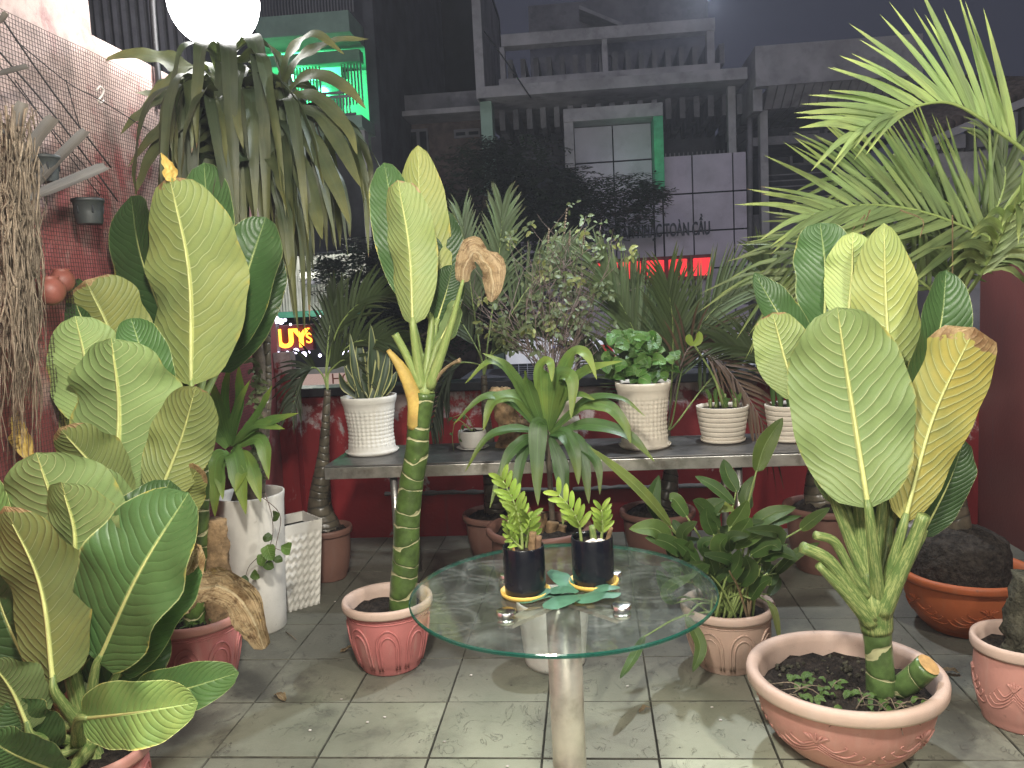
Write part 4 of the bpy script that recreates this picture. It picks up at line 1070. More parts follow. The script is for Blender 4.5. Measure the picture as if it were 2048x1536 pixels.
dryleaf(A1, [(345, 364), (338, 335), (322, 306)], 30, YA - .12, YA - .1, 'sheathy', prof=(.25, .9), rip=.1)
dryleaf(A1, [(312, 1246), (345, 1212), (385, 1185), (430, 1172), (470, 1190), (505, 1235), (528, 1298)], 96, YA - .35, YA - .42, 'dry', prof=(.40, .30), rip=.26, seedv=2.2, fold=.75)
for k in range(60):
    a, r = rnd.uniform(0, 6.28), ri * math.sqrt(rnd.random()) * .9
    p = Vector((cxA + math.cos(a) * r, cyA + math.sin(a) * r, hA - .03))
    mb = MB(); blade(mb, [p, p + Vector((rnd.uniform(-.01, .01), rnd.uniform(-.01, .01), .012)), p + Vector((rnd.uniform(-.025, .025), rnd.uniform(-.02, .02), .02))], .012, Vector((0, -.3, 1)), OV(.5, .5), 4, 2)
    if k < 40: mb.build('weed', M['herb'], A1, True, (.1, .7, 0))

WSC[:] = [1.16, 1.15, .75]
# ---------------------------------------------------------------- B: middle-height dieffenbachia, left
YB_ = 2.86
pB = W(212, 1385, YB_); 
B1 = thing('dieffenbachia', (pB.x, YB_, 0), 'middle dieffenbachia with pale ribbed leaves against the netting wall', 'potted plant')
rB = .17; ri = bucket(B1, pB.x, YB_, rB, .12, .26, M['pink'], M['pinkpale'])
soil_disc('soil', pB.x, YB_, .22, ri, M['soil'], B1)
tube_obj('cane', [(pB.x, YB_, .2), (pB.x + .02, YB_, .5), W(225, 1080, YB_), W(228, 1010, YB_)], [.042, .038, .034, .03], M['cane2'], B1, n=20, sides=14)
rt = W(228, 1010, YB_)
for spec, kw in (((228, 990, 222, 676, 226, 'u', YB_ - .02, YB_ + .02), dict(yel=.05, br=1.2, bow=.03, tilt=.05)),
                 ((188, 850, 150, 632, 138, 'u', YB_ + .1, YB_ + .16), dict(yel=.12, br=1.35, tilt=-.3)),
                 ((248, 760, 170, 560, 150, 'u', YB_ + .2, YB_ + .3), dict(yel=.6, br=.85, dry=.05, tilt=.2, prof=(.45, .35))),
                 ((190, 700, 140, 562, 60, 'l', YB_ + .3, YB_ + .36), dict(br=.8, prof=(.4, .3))),
                 ((318, 830, 262, 636, 92, 'l', YB_ + .16, YB_ + .22), dict(br=1.6, tilt=.3, fold=.5)),
                 ((150, 880, 92, 775, 70, 'u', YB_ + .15, YB_ + .2), dict(yel=.2, br=1.2)),
                 ((314, 1000, 392, 772, 112, 'u', YB_ - .08, YB_ - .1), dict(yel=.45, br=.8, tilt=-.35, bow=.06, dry=.02)),
                 ((240, 1015, 118, 856, 132, 'u', YB_ - .10, YB_ - .14), dict(yel=.3, br=.75, dry=.08, tilt=.2)),
                 ((330, 1060, 398, 932, 70, 'u', YB_ - .0, YB_ - .05), dict(yel=.5, br=.8, dry=.15, tilt=-.2))):
    leaf_with_petiole(B1, rt + Vector((rnd.uniform(-.01, .01), 0, rnd.uniform(-.05, .0))), spec, .017, .007, M['petgreen'], **kw)
dryleaf(B1, [(66, 925), (45, 880), (30, 835), (22, 815)], 40, YB_ - .1, YB_ - .05, 'sheathy', prof=(.5, .9))
dryleaf(B1, [(20, 960), (5, 930), (-8, 905)], 22, YB_ - .1, YB_ - .05, 'dry', prof=(.5, .9))

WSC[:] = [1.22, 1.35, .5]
# ---------------------------------------------------------------- Cc: low dieffenbachia, bottom left corner
YC = 2.32
pC = W(185, 1560, YC)
C1 = thing('dieffenbachia', (pC.x, YC, 0), 'low spreading dieffenbachia filling the bottom left corner', 'potted plant')
rimz = WZ(215, 1500, .0)
hC = W(210, 1490, YC).z
ri = bucket(C1, pC.x, YC, .185, .13, hC, M['pink'], M['pinkpale'], 'arch')
soil_disc('soil', pC.x, YC, hC - .035, ri, M['soil'], C1)
rt = W(170, 1490, YC)
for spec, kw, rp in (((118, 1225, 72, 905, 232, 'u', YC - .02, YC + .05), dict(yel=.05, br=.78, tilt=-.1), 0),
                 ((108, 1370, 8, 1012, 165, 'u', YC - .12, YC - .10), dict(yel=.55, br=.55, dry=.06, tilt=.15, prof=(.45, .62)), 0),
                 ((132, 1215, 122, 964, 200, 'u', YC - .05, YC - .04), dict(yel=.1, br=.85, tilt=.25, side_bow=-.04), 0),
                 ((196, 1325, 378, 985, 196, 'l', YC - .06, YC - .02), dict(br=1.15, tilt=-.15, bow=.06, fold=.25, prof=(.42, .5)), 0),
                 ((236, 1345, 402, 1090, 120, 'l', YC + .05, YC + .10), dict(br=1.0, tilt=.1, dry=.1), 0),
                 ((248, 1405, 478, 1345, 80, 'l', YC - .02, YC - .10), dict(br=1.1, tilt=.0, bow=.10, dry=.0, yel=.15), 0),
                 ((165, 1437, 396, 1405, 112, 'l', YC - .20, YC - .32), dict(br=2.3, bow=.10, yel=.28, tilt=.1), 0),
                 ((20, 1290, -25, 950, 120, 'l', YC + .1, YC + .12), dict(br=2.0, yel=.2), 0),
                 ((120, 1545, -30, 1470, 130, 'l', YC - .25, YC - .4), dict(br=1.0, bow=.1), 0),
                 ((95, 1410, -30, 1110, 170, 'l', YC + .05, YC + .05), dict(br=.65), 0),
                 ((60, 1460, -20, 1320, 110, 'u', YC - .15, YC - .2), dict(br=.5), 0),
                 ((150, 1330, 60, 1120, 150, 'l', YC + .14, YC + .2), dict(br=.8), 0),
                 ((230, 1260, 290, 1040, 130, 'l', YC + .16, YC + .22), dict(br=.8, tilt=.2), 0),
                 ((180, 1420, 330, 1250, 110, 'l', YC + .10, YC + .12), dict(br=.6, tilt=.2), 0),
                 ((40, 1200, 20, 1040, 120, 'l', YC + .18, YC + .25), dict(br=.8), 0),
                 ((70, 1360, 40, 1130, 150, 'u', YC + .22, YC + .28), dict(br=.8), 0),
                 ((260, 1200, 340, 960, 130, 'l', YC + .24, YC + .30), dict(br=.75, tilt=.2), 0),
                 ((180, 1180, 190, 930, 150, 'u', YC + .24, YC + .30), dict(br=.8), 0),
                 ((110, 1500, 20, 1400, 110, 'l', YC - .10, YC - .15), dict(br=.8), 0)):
    leaf_with_petiole(C1, rt + Vector((rnd.uniform(-.03, .03), rnd.uniform(-.02, .02), rnd.uniform(-.03, .03))), spec, .026, .008, M['petiole'], **kw)
dryleaf(C1, [(372, 1150), (385, 1120), (388, 1082)], 34, YC + .0, YC + .02, 'dry', prof=(.4, .4))
tube_obj('cane', [(pC.x, YC, hC - .05), rt + Vector((0, 0, -.05)), rt + Vector((.0, 0, .06))], [.05, .055, .03], M['petiole'], C1, n=12, sides=14)

WSC[:] = [1.0, 1.0, 1.0]
# ---------------------------------------------------------------- D: dieffenbachia on a bent cane, centre left
cxD, cyD = on_floor(785, 1352, .125)
D1 = thing('dieffenbachia', (cxD, cyD, 0), 'dieffenbachia on a tall bent ringed cane in a pink pot beside the glass table', 'potted plant')
rD = 90 * mpp(Vector((cxD, cyD, .3))); hD = W(785, 1228, cyD - rD).z
ri = bucket(D1, cxD, cyD, rD, .128, hD, M['pink'], M['rimpale'], 'arch')
soil_disc('soil', cxD, cyD, hD - .06, ri, M['soil'], D1)
YD = cyD
cp = pxpath([(806, 1250), (806, 1190), (812, 1110), (814, 1040), (822, 970), (834, 900), (838, 850), (850, 785)], YD, YD - .05)
tube_obj('cane', cp, [.062, .060, .058, .056, .052, .05, .046, .044], M['cane'], D1, n=60, sides=22, wob=.05)
top = cp[-1]
for spec, kw in (((826, 650, 795, 360, 112, 'u', YD - .10, YD - .08), dict(yel=.2, br=1.15, dry=.05, bow=.03, fold=.35, tilt=.15, prof=(.42, .38))),
                 ((862, 640, 836, 290, 120, 'u', YD + .02, YD + .04), dict(yel=.45, br=1.1, bow=.03, side_bow=.03, fold=.3, prof=(.5, .62), tilt=-.1)),
                 ((815, 600, 768, 325, 92, 'l', YD + .08, YD + .12), dict(br=1.6, fold=.15)),
                 ((872, 650, 905, 530, 70, 'l', YD + .03, YD + .06), dict(br=.8, tilt=.3)),
                 ((880, 650, 892, 420, 80, 'l', YD + .1, YD + .14), dict(br=.7, tilt=.3)),
                 ((876, 690, 910, 600, 45, 'u', YD - .02, YD - .02), dict(br=1.1, tilt=.5))):
    leaf_with_petiole(D1, top + Vector((rnd.uniform(-.015, .015), rnd.uniform(-.01, .01), -.01)), spec, .026, .010, M['petgreen'], **kw)
petiole(D1, pxpath([(858, 775), (885, 700), (905, 640), (926, 560)], YD - .05, YD - .12), .026, .007, M['petgreen'])
petiole(D1, pxpath([(842, 775), (815, 715), (790, 668)], YD - .06, YD - .1), .02, .016, M['petgreen'], 'cut_petiole')
tube_obj('yellow_sheath', pxpath([(836, 852), (830, 800), (806, 742), (776, 700)], YD - .045, YD - .12), [.05, .036, .026, .010], M['sheathy'], D1, n=20, sides=12, flat=.8)
tube_obj('dry_sheath', pxpath([(862, 775), (880, 748), (900, 730), (921, 720)], YD - .05, YD - .1), [.012, .008, .006, .010], M['dry'], D1, n=12, sides=6)
dryleaf(D1, [(925, 565), (930, 530), (950, 508), (972, 525), (986, 562), (982, 604)], 62, YD - .12, YD - .14, 'dry', prof=(.35, .45), rip=.22, seedv=.7, fold=.55)

# ---------------------------------------------------------------- E: big right dieffenbachia in a wide pink bowl
cxE, cyE = on_floor(1690, 1545, .15)
E1 = thing('dieffenbachia', (cxE, cyE, 0), 'large dieffenbachia with a yellowing leaf in a wide pink bowl pot at right', 'potted plant')
rE = 189 * mpp(Vector((cxE, cyE, .3))); hE = W(1697, 1440, cyE - rE).z + .012
ri = bucket(E1, cxE, cyE, rE, .155, hE, M['pinkpale'], M['rimpale'], 'scroll', 80, bulge=.10, rimh=.045)
soil_disc('soil', cxE, cyE, hE - .075, ri - .005, M['soil'], E1, .03)
mb = MB()
for k in range(130):
    a, r = rnd.uniform(0, 6.28), (ri - .02) * math.sqrt(rnd.random()); blob(mb, (cxE + math.cos(a) * r, cyE + math.sin(a) * r, hE - .07), rnd.uniform(.003, .009), k, .5, 5)
o = mb.build('soil_crumbs', M['moss'], E1); o['kind'] = 'stuff'
YE = cyE - .03
tube_obj('cane', pxpath([(1762, 1400), (1760, 1340), (1756, 1290), (1752, 1240)], YE, YE), [.048, .045, .044, .05], M['cane2'], E1, n=24, sides=20, wob=.04)
st = tube_obj('cut_stump', pxpath([(1795, 1380), (1828, 1356), (1856, 1331)], YE, YE - .06), [.038, .040, .039], M['cane2'], E1, n=10, sides=18)
pe, pd = W(1858, 1329, YE - .063), (W(1856, 1331, YE - .06) - W(1828, 1356, YE - .03)).normalized()
mb = MB(); a1 = pd.orthogonal().normalized(); a2 = pd.cross(a1)
mb.add([pe + pd * .002] + [pe + (a1 * math.cos(t * .2618) + a2 * math.sin(t * .2618)) * .0375 for t in range(24)], [(0, 1 + j, 1 + (j + 1) % 24) for j in range(24)]); mb.build('cut_face', M['cut'], E1, False)
top = W(1748, 1215, YE)
tube_obj('sheath', [W(1754, 1262, YE), W(1746, 1200, YE), W(1742, 1140, YE)], [.05, .062, .035], M['petiole'], E1, n=14, sides=16)
for spec, kw in (((1737, 1018, 1674, 614, 252, 'u', YE - .12, YE - .06), dict(yel=.08, br=.95, bow=.04, fold=.22, tilt=.1, prof=(.46, .52))),
                 ((1782, 775, 1768, 446, 140, 'u', YE + .05, YE + .06), dict(yel=.35, br=1.2, bow=.03, fold=.3, tilt=-.1, prof=(.5, .68))),
                 ((1695, 650, 1706, 464, 104, 'u', YE + .12, YE + .15), dict(yel=.2, br=1.55, tilt=.2)),
                 ((1648, 680, 1640, 445, 120, 'l', YE + .18, YE + .26), dict(br=1.15, bow=.05, prof=(.45, .4))),
                 ((1816, 850, 1893, 540, 122, 'l', YE + .08, YE + .06), dict(br=1.0, bow=.08, fold=.35, tilt=.1)),
                 ((1808, 1045, 1950, 655, 166, 'u', YE - .06, YE - .05), dict(yel=.85, br=1.0, dry=.10, bow=.04, fold=.25, tilt=.1, prof=(.5, .30))),
                 ((1596, 800, 1545, 625, 112, 'u', YE + .05, YE + .1), dict(yel=.2, br=1.05, dry=.06, prof=(.5, .45))),
                 ((1618, 720, 1508, 545, 84, 'l', YE + .15, YE + .2), dict(br=1.0, tilt=-.3, prof=(.5, .8), fold=.5)),
                 ((1842, 1075, 1928, 880, 92, 'l', YE + .04, YE + .06), dict(br=.65, tilt=.3)),
                 ((1772, 1060, 1800, 830, 130, 'l', YE + .10, YE + .12), dict(br=.6)),
                 ((1690, 1010, 1640, 880, 80, 'u', YE + .04, YE + .06), dict(br=.8))):
    leaf_with_petiole(E1, top + Vector((rnd.uniform(-.02, .02), rnd.uniform(-.015, .015), rnd.uniform(-.02, .01))), spec, .026, .010, M['petiole'], **kw)
for pts, r0, r1 in (([(1742, 1235), (1700, 1180), (1655, 1120), (1604, 1094)], .030, .019), ([(1742, 1245), (1712, 1210), (1680, 1175), (1636, 1130)], .028, .012), ([(1762, 1225), (1795, 1150), (1825, 1090), (1848, 1030)], .035, .020), ([(1735, 1190), (1705, 1150), (1670, 1085), (1630, 1070)], .02, .014)):
    petiole(E1, pxpath(pts, YE - .03, YE - .10), r0, r1, M['petiole'], 'cut_petiole')
for k in range(75):
    a, r = rnd.uniform(2.6, 5.6), (ri - .03) * math.sqrt(rnd.random())
    p = Vector((cxE + math.cos(a) * r + .06, cyE + math.sin(a) * r * .8 - .02, hE - .07)); s = rnd.uniform(.6, 1.5)
    mb = MB(); d = Vector((rnd.uniform(-1, 1), rnd.uniform(-1, 1), 0)).normalized()
    if k % 4 == 0:
        tube(mb, [p, p + d * .04 * s + Vector((0, 0, .025)), p + d * .11 * s + Vector((0, 0, .006))], [.0022, .002, .001], 6, 5); mb.build('dry_twig', M['coir'], E1)
    else:
        blade(mb, [p, p + d * .012 * s + Vector((0, 0, .018)), p + d * .032 * s + Vector((0, 0, .014))], .018 * s, Vector((0, -.3, 1)), OV(.5, .5), 4, 2); mb.build('weed', M['herb'], E1, True, (.25, .75, 0))

# ---------------------------------------------------------------- F: drooping dracaena in the tall white pot
cxF, cyF = on_floor(522, 1274, .135)
F1 = thing('dracaena', (cxF, cyF, 0), 'tall dracaena with long drooping strap leaves in a tall white tapered pot', 'potted plant')
hF = W(520, 985, cyF).z; rF = 69 * mpp(Vector((cxF, cyF, hF)))
lathe(MB(), [(.02, .0), (.125, .0), (.132, .008), (rF * .86, hF * .5), (rF * .97, hF * .93), (rF, hF - .012), (rF, hF), (rF - .008, hF), (rF - .014, hF - .06), (rF - .02, hF - .16)], cxF, cyF, 0, 64, sub=3).build('pot', M['white'], F1)
soil_disc('soil', cxF, cyF, hF - .06, rF - .014, M['soil'], F1)
crown = W(440, 165, cyF - .05); crown2 = W(548, 190, cyF + .05)
tube_obj('trunk', [(cxF, cyF, hF - .08), W(520, 850, cyF), W(515, 700, cyF), W(480, 500, cyF - .02), W(446, 330, cyF - .05), crown], [.034, .03, .028, .026, .026, .022], M['bark'], F1, n=40, sides=12, wob=.2)
tube_obj('trunk', [(cxF + .04, cyF + .02, hF - .08), W(535, 800, cyF + .03), W(534, 680, cyF + .04), W(540, 560, cyF + .04), W(545, 300, cyF + .05), crown2], [.022, .02, .018, .018, .016], M['palmbark'], F1, n=40, sides=10)
def droop_leaf(parent, base, az, out, rise, drop, w, col, lat=0.0, mat='strap'):
    d = Vector((math.cos(az), math.sin(az), 0)); s = Vector((-math.sin(az), math.cos(az), 0))
    p1 = base + d * out * .45 + Vector((0, 0, rise)); p2 = base + d * out * .9 + Vector((0, 0, rise * .55)) + s * lat * .4
    p3 = base + d * out * 1.12 + Vector((0, 0, -drop * .45)) + s * lat; p4 = base + d * out * (1.12 + rnd.uniform(-.05, .12)) + Vector((0, 0, -drop)) + s * lat * 1.3
    mb = MB(); blade(mb, [base, p1, p2, p3, p4], w, lambda v: (Vector((0, 0, 1)) * (1 - v) + d * v * 1.4 + Vector((0, -.15, 0))).normalized(), PROF_TAPER, 28, 4, .22, .22, 3.2, seed=rnd.uniform(0, 6), twist=rnd.uniform(-1.6, 1.6), edgen=.15)
    mb.build('leaf', M[mat], parent, True, col)
for k in range(132):
    two = k % 5 > 2
    ax = crown2 if two else crown
    base = ax + Vector((rnd.uniform(-.02, .02), rnd.uniform(-.02, .02), rnd.uniform(-.42, .05)))
    az = rnd.uniform(0, 2 * math.pi) if k > 20 else rnd.uniform(-math.pi, 0)
    if math.cos(az) < 0 and base.x + math.cos(az) * .5 < XL + .12: o_ = max(.1, (base.x - XL - .16) / 1.25)
    else: o_ = rnd.uniform(.2, .5)
    droop_leaf(F1, base, az, min(o_, .46) * rnd.uniform(.55, 1), rnd.uniform(.0, .2), rnd.uniform(.2, .62) if two else rnd.uniform(.25, .9), rnd.uniform(.055, .082), (rnd.uniform(0, .3), rnd.uniform(.6, 1.05), rnd.choice((0, 0, .03, .06))), rnd.uniform(-.12, .12))
for pts, w in (([(438, 195), (360, 135), (280, 110), (182, 125)], 42), ([(430, 180), (350, 170), (300, 190), (268, 185)], 34), ([(546, 215), (590, 130), (660, 85), (738, 78)], 30), ([(546, 215), (620, 150), (690, 175), (732, 218)], 30), ([(440, 190), (400, 150), (340, 160), (290, 205)], 36), ([(546, 210), (580, 110), (630, 70), (690, 110)], 28), ([(430, 200), (370, 215), (310, 270), (255, 335)], 32), ([(430, 230), (360, 250), (300, 320), (270, 390)], 34), ([(435, 260), (380, 290), (340, 360), (330, 450)], 36), ([(430, 185), (340, 190), (280, 230), (240, 270)], 32), ([(546, 212), (640, 230), (690, 310), (722, 375)], 32), ([(548, 220), (620, 280), (670, 370), (700, 450)], 34), ([(548, 250), (600, 330), (630, 420), (645, 480)], 36), ([(546, 210), (620, 190), (690, 250), (715, 310)], 28), ([(435, 280), (390, 330), (370, 420), (365, 520)], 38), ([(445, 260), (470, 320), (480, 430), (475, 560)], 40), ([(440, 250), (430, 330), (428, 450), (425, 580)], 42), ([(545, 260), (560, 340), (575, 450), (580, 560)], 38)):
    path = pxpath(pts, cyF - .05, cyF - .25); mb = MB(); blade(mb, path, w * 1.15 * mpp(path[0]), Vector((0, -.8, .6)), PROF_TAPER, 26, 4, .2, .16, 3, seed=rnd.random() * 6, edgen=.12)
    mb.build('leaf', M['strap'], F1, True, (.35, 1.0, 0))
# small rosette and vine growing from the same pot
ros = W(462, 905, cyF - .22)
tube_obj('side_stem', [(cxF - .06, cyF - .08, hF - .07), W(480, 950, cyF - .2), ros], [.016, .014, .012], M['bark'], F1, n=10, sides=8)
for pts, w, y in (([(458, 905), (432, 925), (430, 1036)], 34, .3), ([(462, 905), (470, 915), (492, 1030)], 38, .1), ([(466, 900), (500, 930), (522, 1005)], 30, .45), ([(466, 895), (520, 880), (538, 960)], 28, .2), ([(462, 890), (520, 850), (598, 826)], 22, .2), ([(464, 890), (510, 850), (570, 858)], 22, .2), ([(462, 890), (470, 830), (500, 760)], 24, .1), ([(458, 890), (440, 820), (425, 760)], 26, .1), ([(455, 895), (420, 860), (412, 930)], 24, .2), ([(462, 890), (480, 800), (478, 730)], 24, .05), ([(460, 890), (450, 800), (462, 720)], 22, .05), ([(466, 898), (486, 930), (470, 985)], 24, .3), ([(455, 890), (425, 840), (400, 800)], 22, .1), ([(468, 890), (520, 820), (545, 770)], 20, .2), ([(456, 905), (440, 940), (446, 1000)], 22, .4)):
    path = pxpath(pts, cyF - .22, cyF - .34); mb = MB(); blade(mb, path, w * mpp(path[0]), upper(0, .8), PROF_STRAP, 16, 4, .15, .08, 2, seed=rnd.random() * 6)
    mb.build('leaf', M['cordy'], F1, True, (y, 1.1, 0))
for pts in ([(530, 985), (545, 1040), (540, 1090), (500, 1130), (490, 1160)], [(520, 990), (560, 1030), (552, 1090), (545, 1130)], [(540, 1090), (560, 1100), (580, 1098)]):
    path = pxpath(pts, cyF - .22, cyF - .19); tube_obj('vine', path, [.0022, .0015], M['twig'], F1, n=16, sides=5)
for (x, y, s, br) in ((553, 1030, 26, .7), (535, 1075, 20, .5), (540, 1105, 34, 1.2), (572, 1095, 30, 1.3), (525, 1120, 26, 1.0), (540, 1130, 24, .7), (512, 1150, 22, .9), (487, 1160, 20, .4), (556, 1118, 18, .6)):
    p = W(x, y, cyF - .225); d = Vector((rnd.uniform(-1, 1), -.3, rnd.uniform(-1, .2))).normalized() * s * mpp(p)
    mb = MB(); blade(mb, [p - d * .5, p + Vector((0, -.008, 0)), p + d * .5], s * .9 * mpp(p), upper(rnd.uniform(-.4, .4)), OV(.3, .6), 8, 4, .25, .15); mb.build('vine_leaf', M['herb'], F1, True, (.3, br, 0))
mb = MB()
for k in range(70):
    t = rnd.random(); p = W(520 + rnd.uniform(-8, 14), 720 + t * 240, cyF) + Vector((0, -.035, 0))
    blade(mb, [p, p + Vector((rnd.uniform(-.02, .02), -.02, .01)), p + Vector((rnd.uniform(-.05, .05), -.03, -.01))], .022, upper(), OV(.4, .5), 4, 2)
o = mb.build('creeper', M['bushleaf'], F1, True, (.1, .8, 0)); o['kind'] = 'stuff'

# ---------------------------------------------------------------- square white textured planters
def square_planter(px, py, wpx, hpx, label, depth_off=0.0, rot=.35):
    p = WZ(px, py, 0); k = mpp(p); w = wpx * k; h = hpx * k; c = p + Vector((p.x, p.y, 0)).normalized() * w * .65
    t = thing('square_planter', (c.x, c.y, 0), label, 'planter')
    mb = MB(); nu, nv = 40, 44
    for f in range(4):
        a = rot + f * math.pi / 2; vv = []
        for j in range(nv + 1):
            z = h * j / nv; hw = w * (.36 + .14 * j / nv)
            for i in range(nu + 1):
                s = i / nu * 2 - 1
                fade = min(1, (1 - abs(s)) * 12) * (1 if j / nv < .88 else 0)
                d = hw + fade * .0055 * math.sin(j / nv * 30 * math.pi / 1.5 + 1.3 * math.sin(s * 6 * math.pi + (j // 3) * 0))
                x, y = d, s * hw
                vv.append((c.x + math.cos(a) * x - math.sin(a) * y, c.y + math.sin(a) * x + math.cos(a) * y, z))
        q = nu + 1
        mb.add(vv, [(j * q + i, j * q + i + 1, (j + 1) * q + i + 1, (j + 1) * q + i) for j in range(nv) for i in range(nu)])
    mb.build('planter_side', M['white'], t)
    mb = MB(); hw = w * .5
    for (r0, r1) in ((1.0, .9),):
        vo = [(c.x + math.cos(rot + math.pi / 4 + f * math.pi / 2) * hw * 1.414 * r, c.y + math.sin(rot + math.pi / 4 + f * math.pi / 2) * hw * 1.414 * r, h + z) for r, z in ((1.0, .0), (1.0, .004), (.9, .004), (.86, -.06)) for f in range(4)]
        mb.add(vo, [(k2 * 4 + f, k2 * 4 + (f + 1) % 4, (k2 + 1) * 4 + (f + 1) % 4, (k2 + 1) * 4 + f) for k2 in range(3) for f in range(4)])
    mb.build('rim', M['white'], t, False)
    mb = MB(); vo = [(c.x + math.cos(rot + math.pi / 4 + f * math.pi / 2) * hw * 1.2, c.y + math.sin(rot + math.pi / 4 + f * math.pi / 2) * hw * 1.2, h - .045) for f in range(4)]
    mb.add(vo, [(0, 1, 2, 3)]); mb.build('soil', M['soil'], t, False)
    return t
square_planter(598, 1228, 92, 178, 'white square planter with a woven relief beside the tall white pot', 0, .75)
square_planter(1850, 1068, 110, 130, 'white square woven relief planter behind the orange pot', 0, .7)

# ---------------------------------------------------------------- palms
def frond(parent, path, lens, wid, n, spread=(1.0, .35), mat='palm', col=(0.2, 1, 0), sides=(-1, 1), up=Vector((0, 0, 1)), droop=.12, rr=.008, start=.15, jit=.1, name='frond', plane=None, tipfan=True, rmat='petgreen'):
    c = cat(path, 60)
    fr = tube_obj(name, path, [rr, rr * .75, rr * .25], M[rmat], parent, n=40, sides=8)
    for i in range(n):
        t = start + (1 - start) * (i + .5) / n
        x = t * 60; k = min(int(x), 59); p = c[k].lerp(c[k + 1], x - k); T = (c[min(k + 2, 60)] - c[max(k - 1, 0)]).normalized()
        pl = plane or up
        S = T.cross(pl).normalized()
        for sg in sides:
            ang = spread[0] + (spread[1] - spread[0]) * t + rnd.uniform(-jit, jit)
            d = (T * math.cos(ang) + S * sg * math.sin(ang)).normalized()
            d = (d + pl * rnd.uniform(-.05, .18)).normalized()
            L = lerpl(lens, t) * rnd.uniform(.88, 1.1)
            mid = p + d * L * .5 + Vector((0, 0, .02)); e = p + d * L + Vector((0, 0, -droop * L * rnd.uniform(.4, 1.6)))
            mb = MB(); blade(mb, [p, mid, e], wid * rnd.uniform(.8, 1.15), (pl + Vector((0, -.3, 0)) + S * rnd.uniform(-.3, .3)).normalized(), PROF_LEAFLET, 7, 2, .35)
            mb.build('leaflet', M[mat], fr, True, (col[0] * rnd.uniform(.4, 1.4), col[1] * rnd.uniform(.8, 1.2), col[2] * rnd.choice((0, 1, 1.6))))
    return fr
VIEW = Vector((.15, -1, .25)).normalized()
# right palm in the orange bowl
cxP, cyP = on_floor(1930, 1276, .15)
P1 = thing('palm', (cxP, cyP, 0), 'bright green palm with fanned fronds in an orange bowl pot at the right edge', 'potted palm')
rP = 128 * mpp(Vector((cxP, cyP, .3))); hP = W(1935, 1180, cyP - rP * .98).z
ri = bucket(P1, cxP, cyP, rP, .16, hP, M['orange'], M['orange'], 'scroll2', 72, bulge=.09)
soil_disc('soil', cxP, cyP, hP - .04, ri, M['soil'], P1)
mb = MB(); c0 = W(1920, 1115, cyP)
lathe(mb, [(.21, -.12), (.205, .02), (.185, .09), (.12, .13), (.05, .15)], c0.x - .0, cyP, c0.z - .0, 48, lambda a, z, r, t: .012 * mnoise.noise(Vector((math.cos(a) * 9, math.sin(a) * 9, z * 30))), sub=4)
mb.build('root_ball', M['roots'], P1)
tp = pxpath([(1925, 1110), (1912, 1030), (1903, 950), (1900, 860), (1903, 740), (1905, 620)], cyP, cyP)
tube_obj('trunk', tp, [.072, .055, .043, .034, .026, .022], M['palmbark'], P1, n=40, sides=16, wob=.06)
cr = tp[-1]
tube_obj('crown_shaft', pxpath([(1901, 760), (1905, 640), (1908, 560)], cyP - .01, cyP - .01), [.03, .026, .014], M['petgreen'], P1, n=10, sides=10)
Pn = cyP
frond(P1, [cr] + pxpath([(2010, 420), (2065, 330), (1990, 258), (1900, 206), (1810, 220), (1720, 262)], Pn - .2, Pn - .75), [.34, .46, .50, .44, .30], .030, 24, (1.0, .28), 'palm', (.4, 1.3, 0), (1,), plane=VIEW, droop=-.03, start=.42, rr=.010)
frond(P1, [cr] + pxpath([(2010, 420), (2065, 330), (1990, 258), (1900, 206), (1810, 220), (1720, 262)], Pn - .2, Pn - .75), [.2, .3, .34, .34, .26], .026, 8, (.7, .22), 'palm', (.4, 1.3, 0), (-1,), plane=VIEW, droop=.02, start=.78, rr=.004)
frond(P1, [cr] + pxpath([(1990, 500), (1930, 455), (1830, 420), (1720, 410), (1620, 430)], Pn - .1, Pn - .5), [.38, .50, .52, .46, .32], .025, 24, (1.0, .3), 'palm', (.35, 1.0, .04), (-1, 1), plane=VIEW, droop=-.05, start=.25)
frond(P1, [cr] + pxpath([(1965, 470), (1900, 410), (1800, 370), (1700, 350)], Pn + .1, Pn - .1), [.36, .46, .44, .32], .024, 20, (1.0, .35), 'palm', (.15, .8, .03), (-1, 1), plane=VIEW, droop=.0, start=.2)
frond(P1, [cr] + pxpath([(1950, 540), (2000, 500), (2060, 470), (2120, 470)], Pn - .05, Pn - .25), [.2, .26, .26, .2], .04, 12, (1.2, .6), 'palm', (.5, 1.1, 0), (-1, 1), plane=VIEW, droop=.35, start=.2)
frond(P1, [cr] + pxpath([(1895, 540), (1880, 470), (1850, 400), (1800, 350)], Pn + .08, Pn + .1), [.2, .26, .24, .16], .032, 18, (1.2, .5), 'palm', (.2, .7, .03), (-1, 1), plane=VIEW, droop=.25, start=.1)
frond(P1, [cr] + pxpath([(1850, 570), (1790, 525), (1720, 505), (1640, 520), (1565, 560)], Pn - .05, Pn + .15), [.18, .32, .40, .46, .38], .025, 21, (1.0, .35), 'palm', (.4, .95, .03), (-1, 1), plane=VIEW, droop=.12, start=.15)
frond(P1, [cr] + pxpath([(1955, 560), (2030, 420), (2090, 380)], Pn - .3, Pn - .9), [.2, .24, .2], .04, 14, (1.3, .7), 'palm', (.5, 1.3, 0), (-1, 1), plane=VIEW, droop=.15, start=.35)
frond(P1, [cr] + pxpath([(1935, 520), (1890, 470), (1790, 455), (1690, 470), (1600, 500)], Pn + .1, Pn + .1), [.24, .36, .40, .38, .28], .022, 20, (1.0, .3), 'palm', (.1, .65, .03), (-1, 1), plane=VIEW, droop=.05, start=.15)
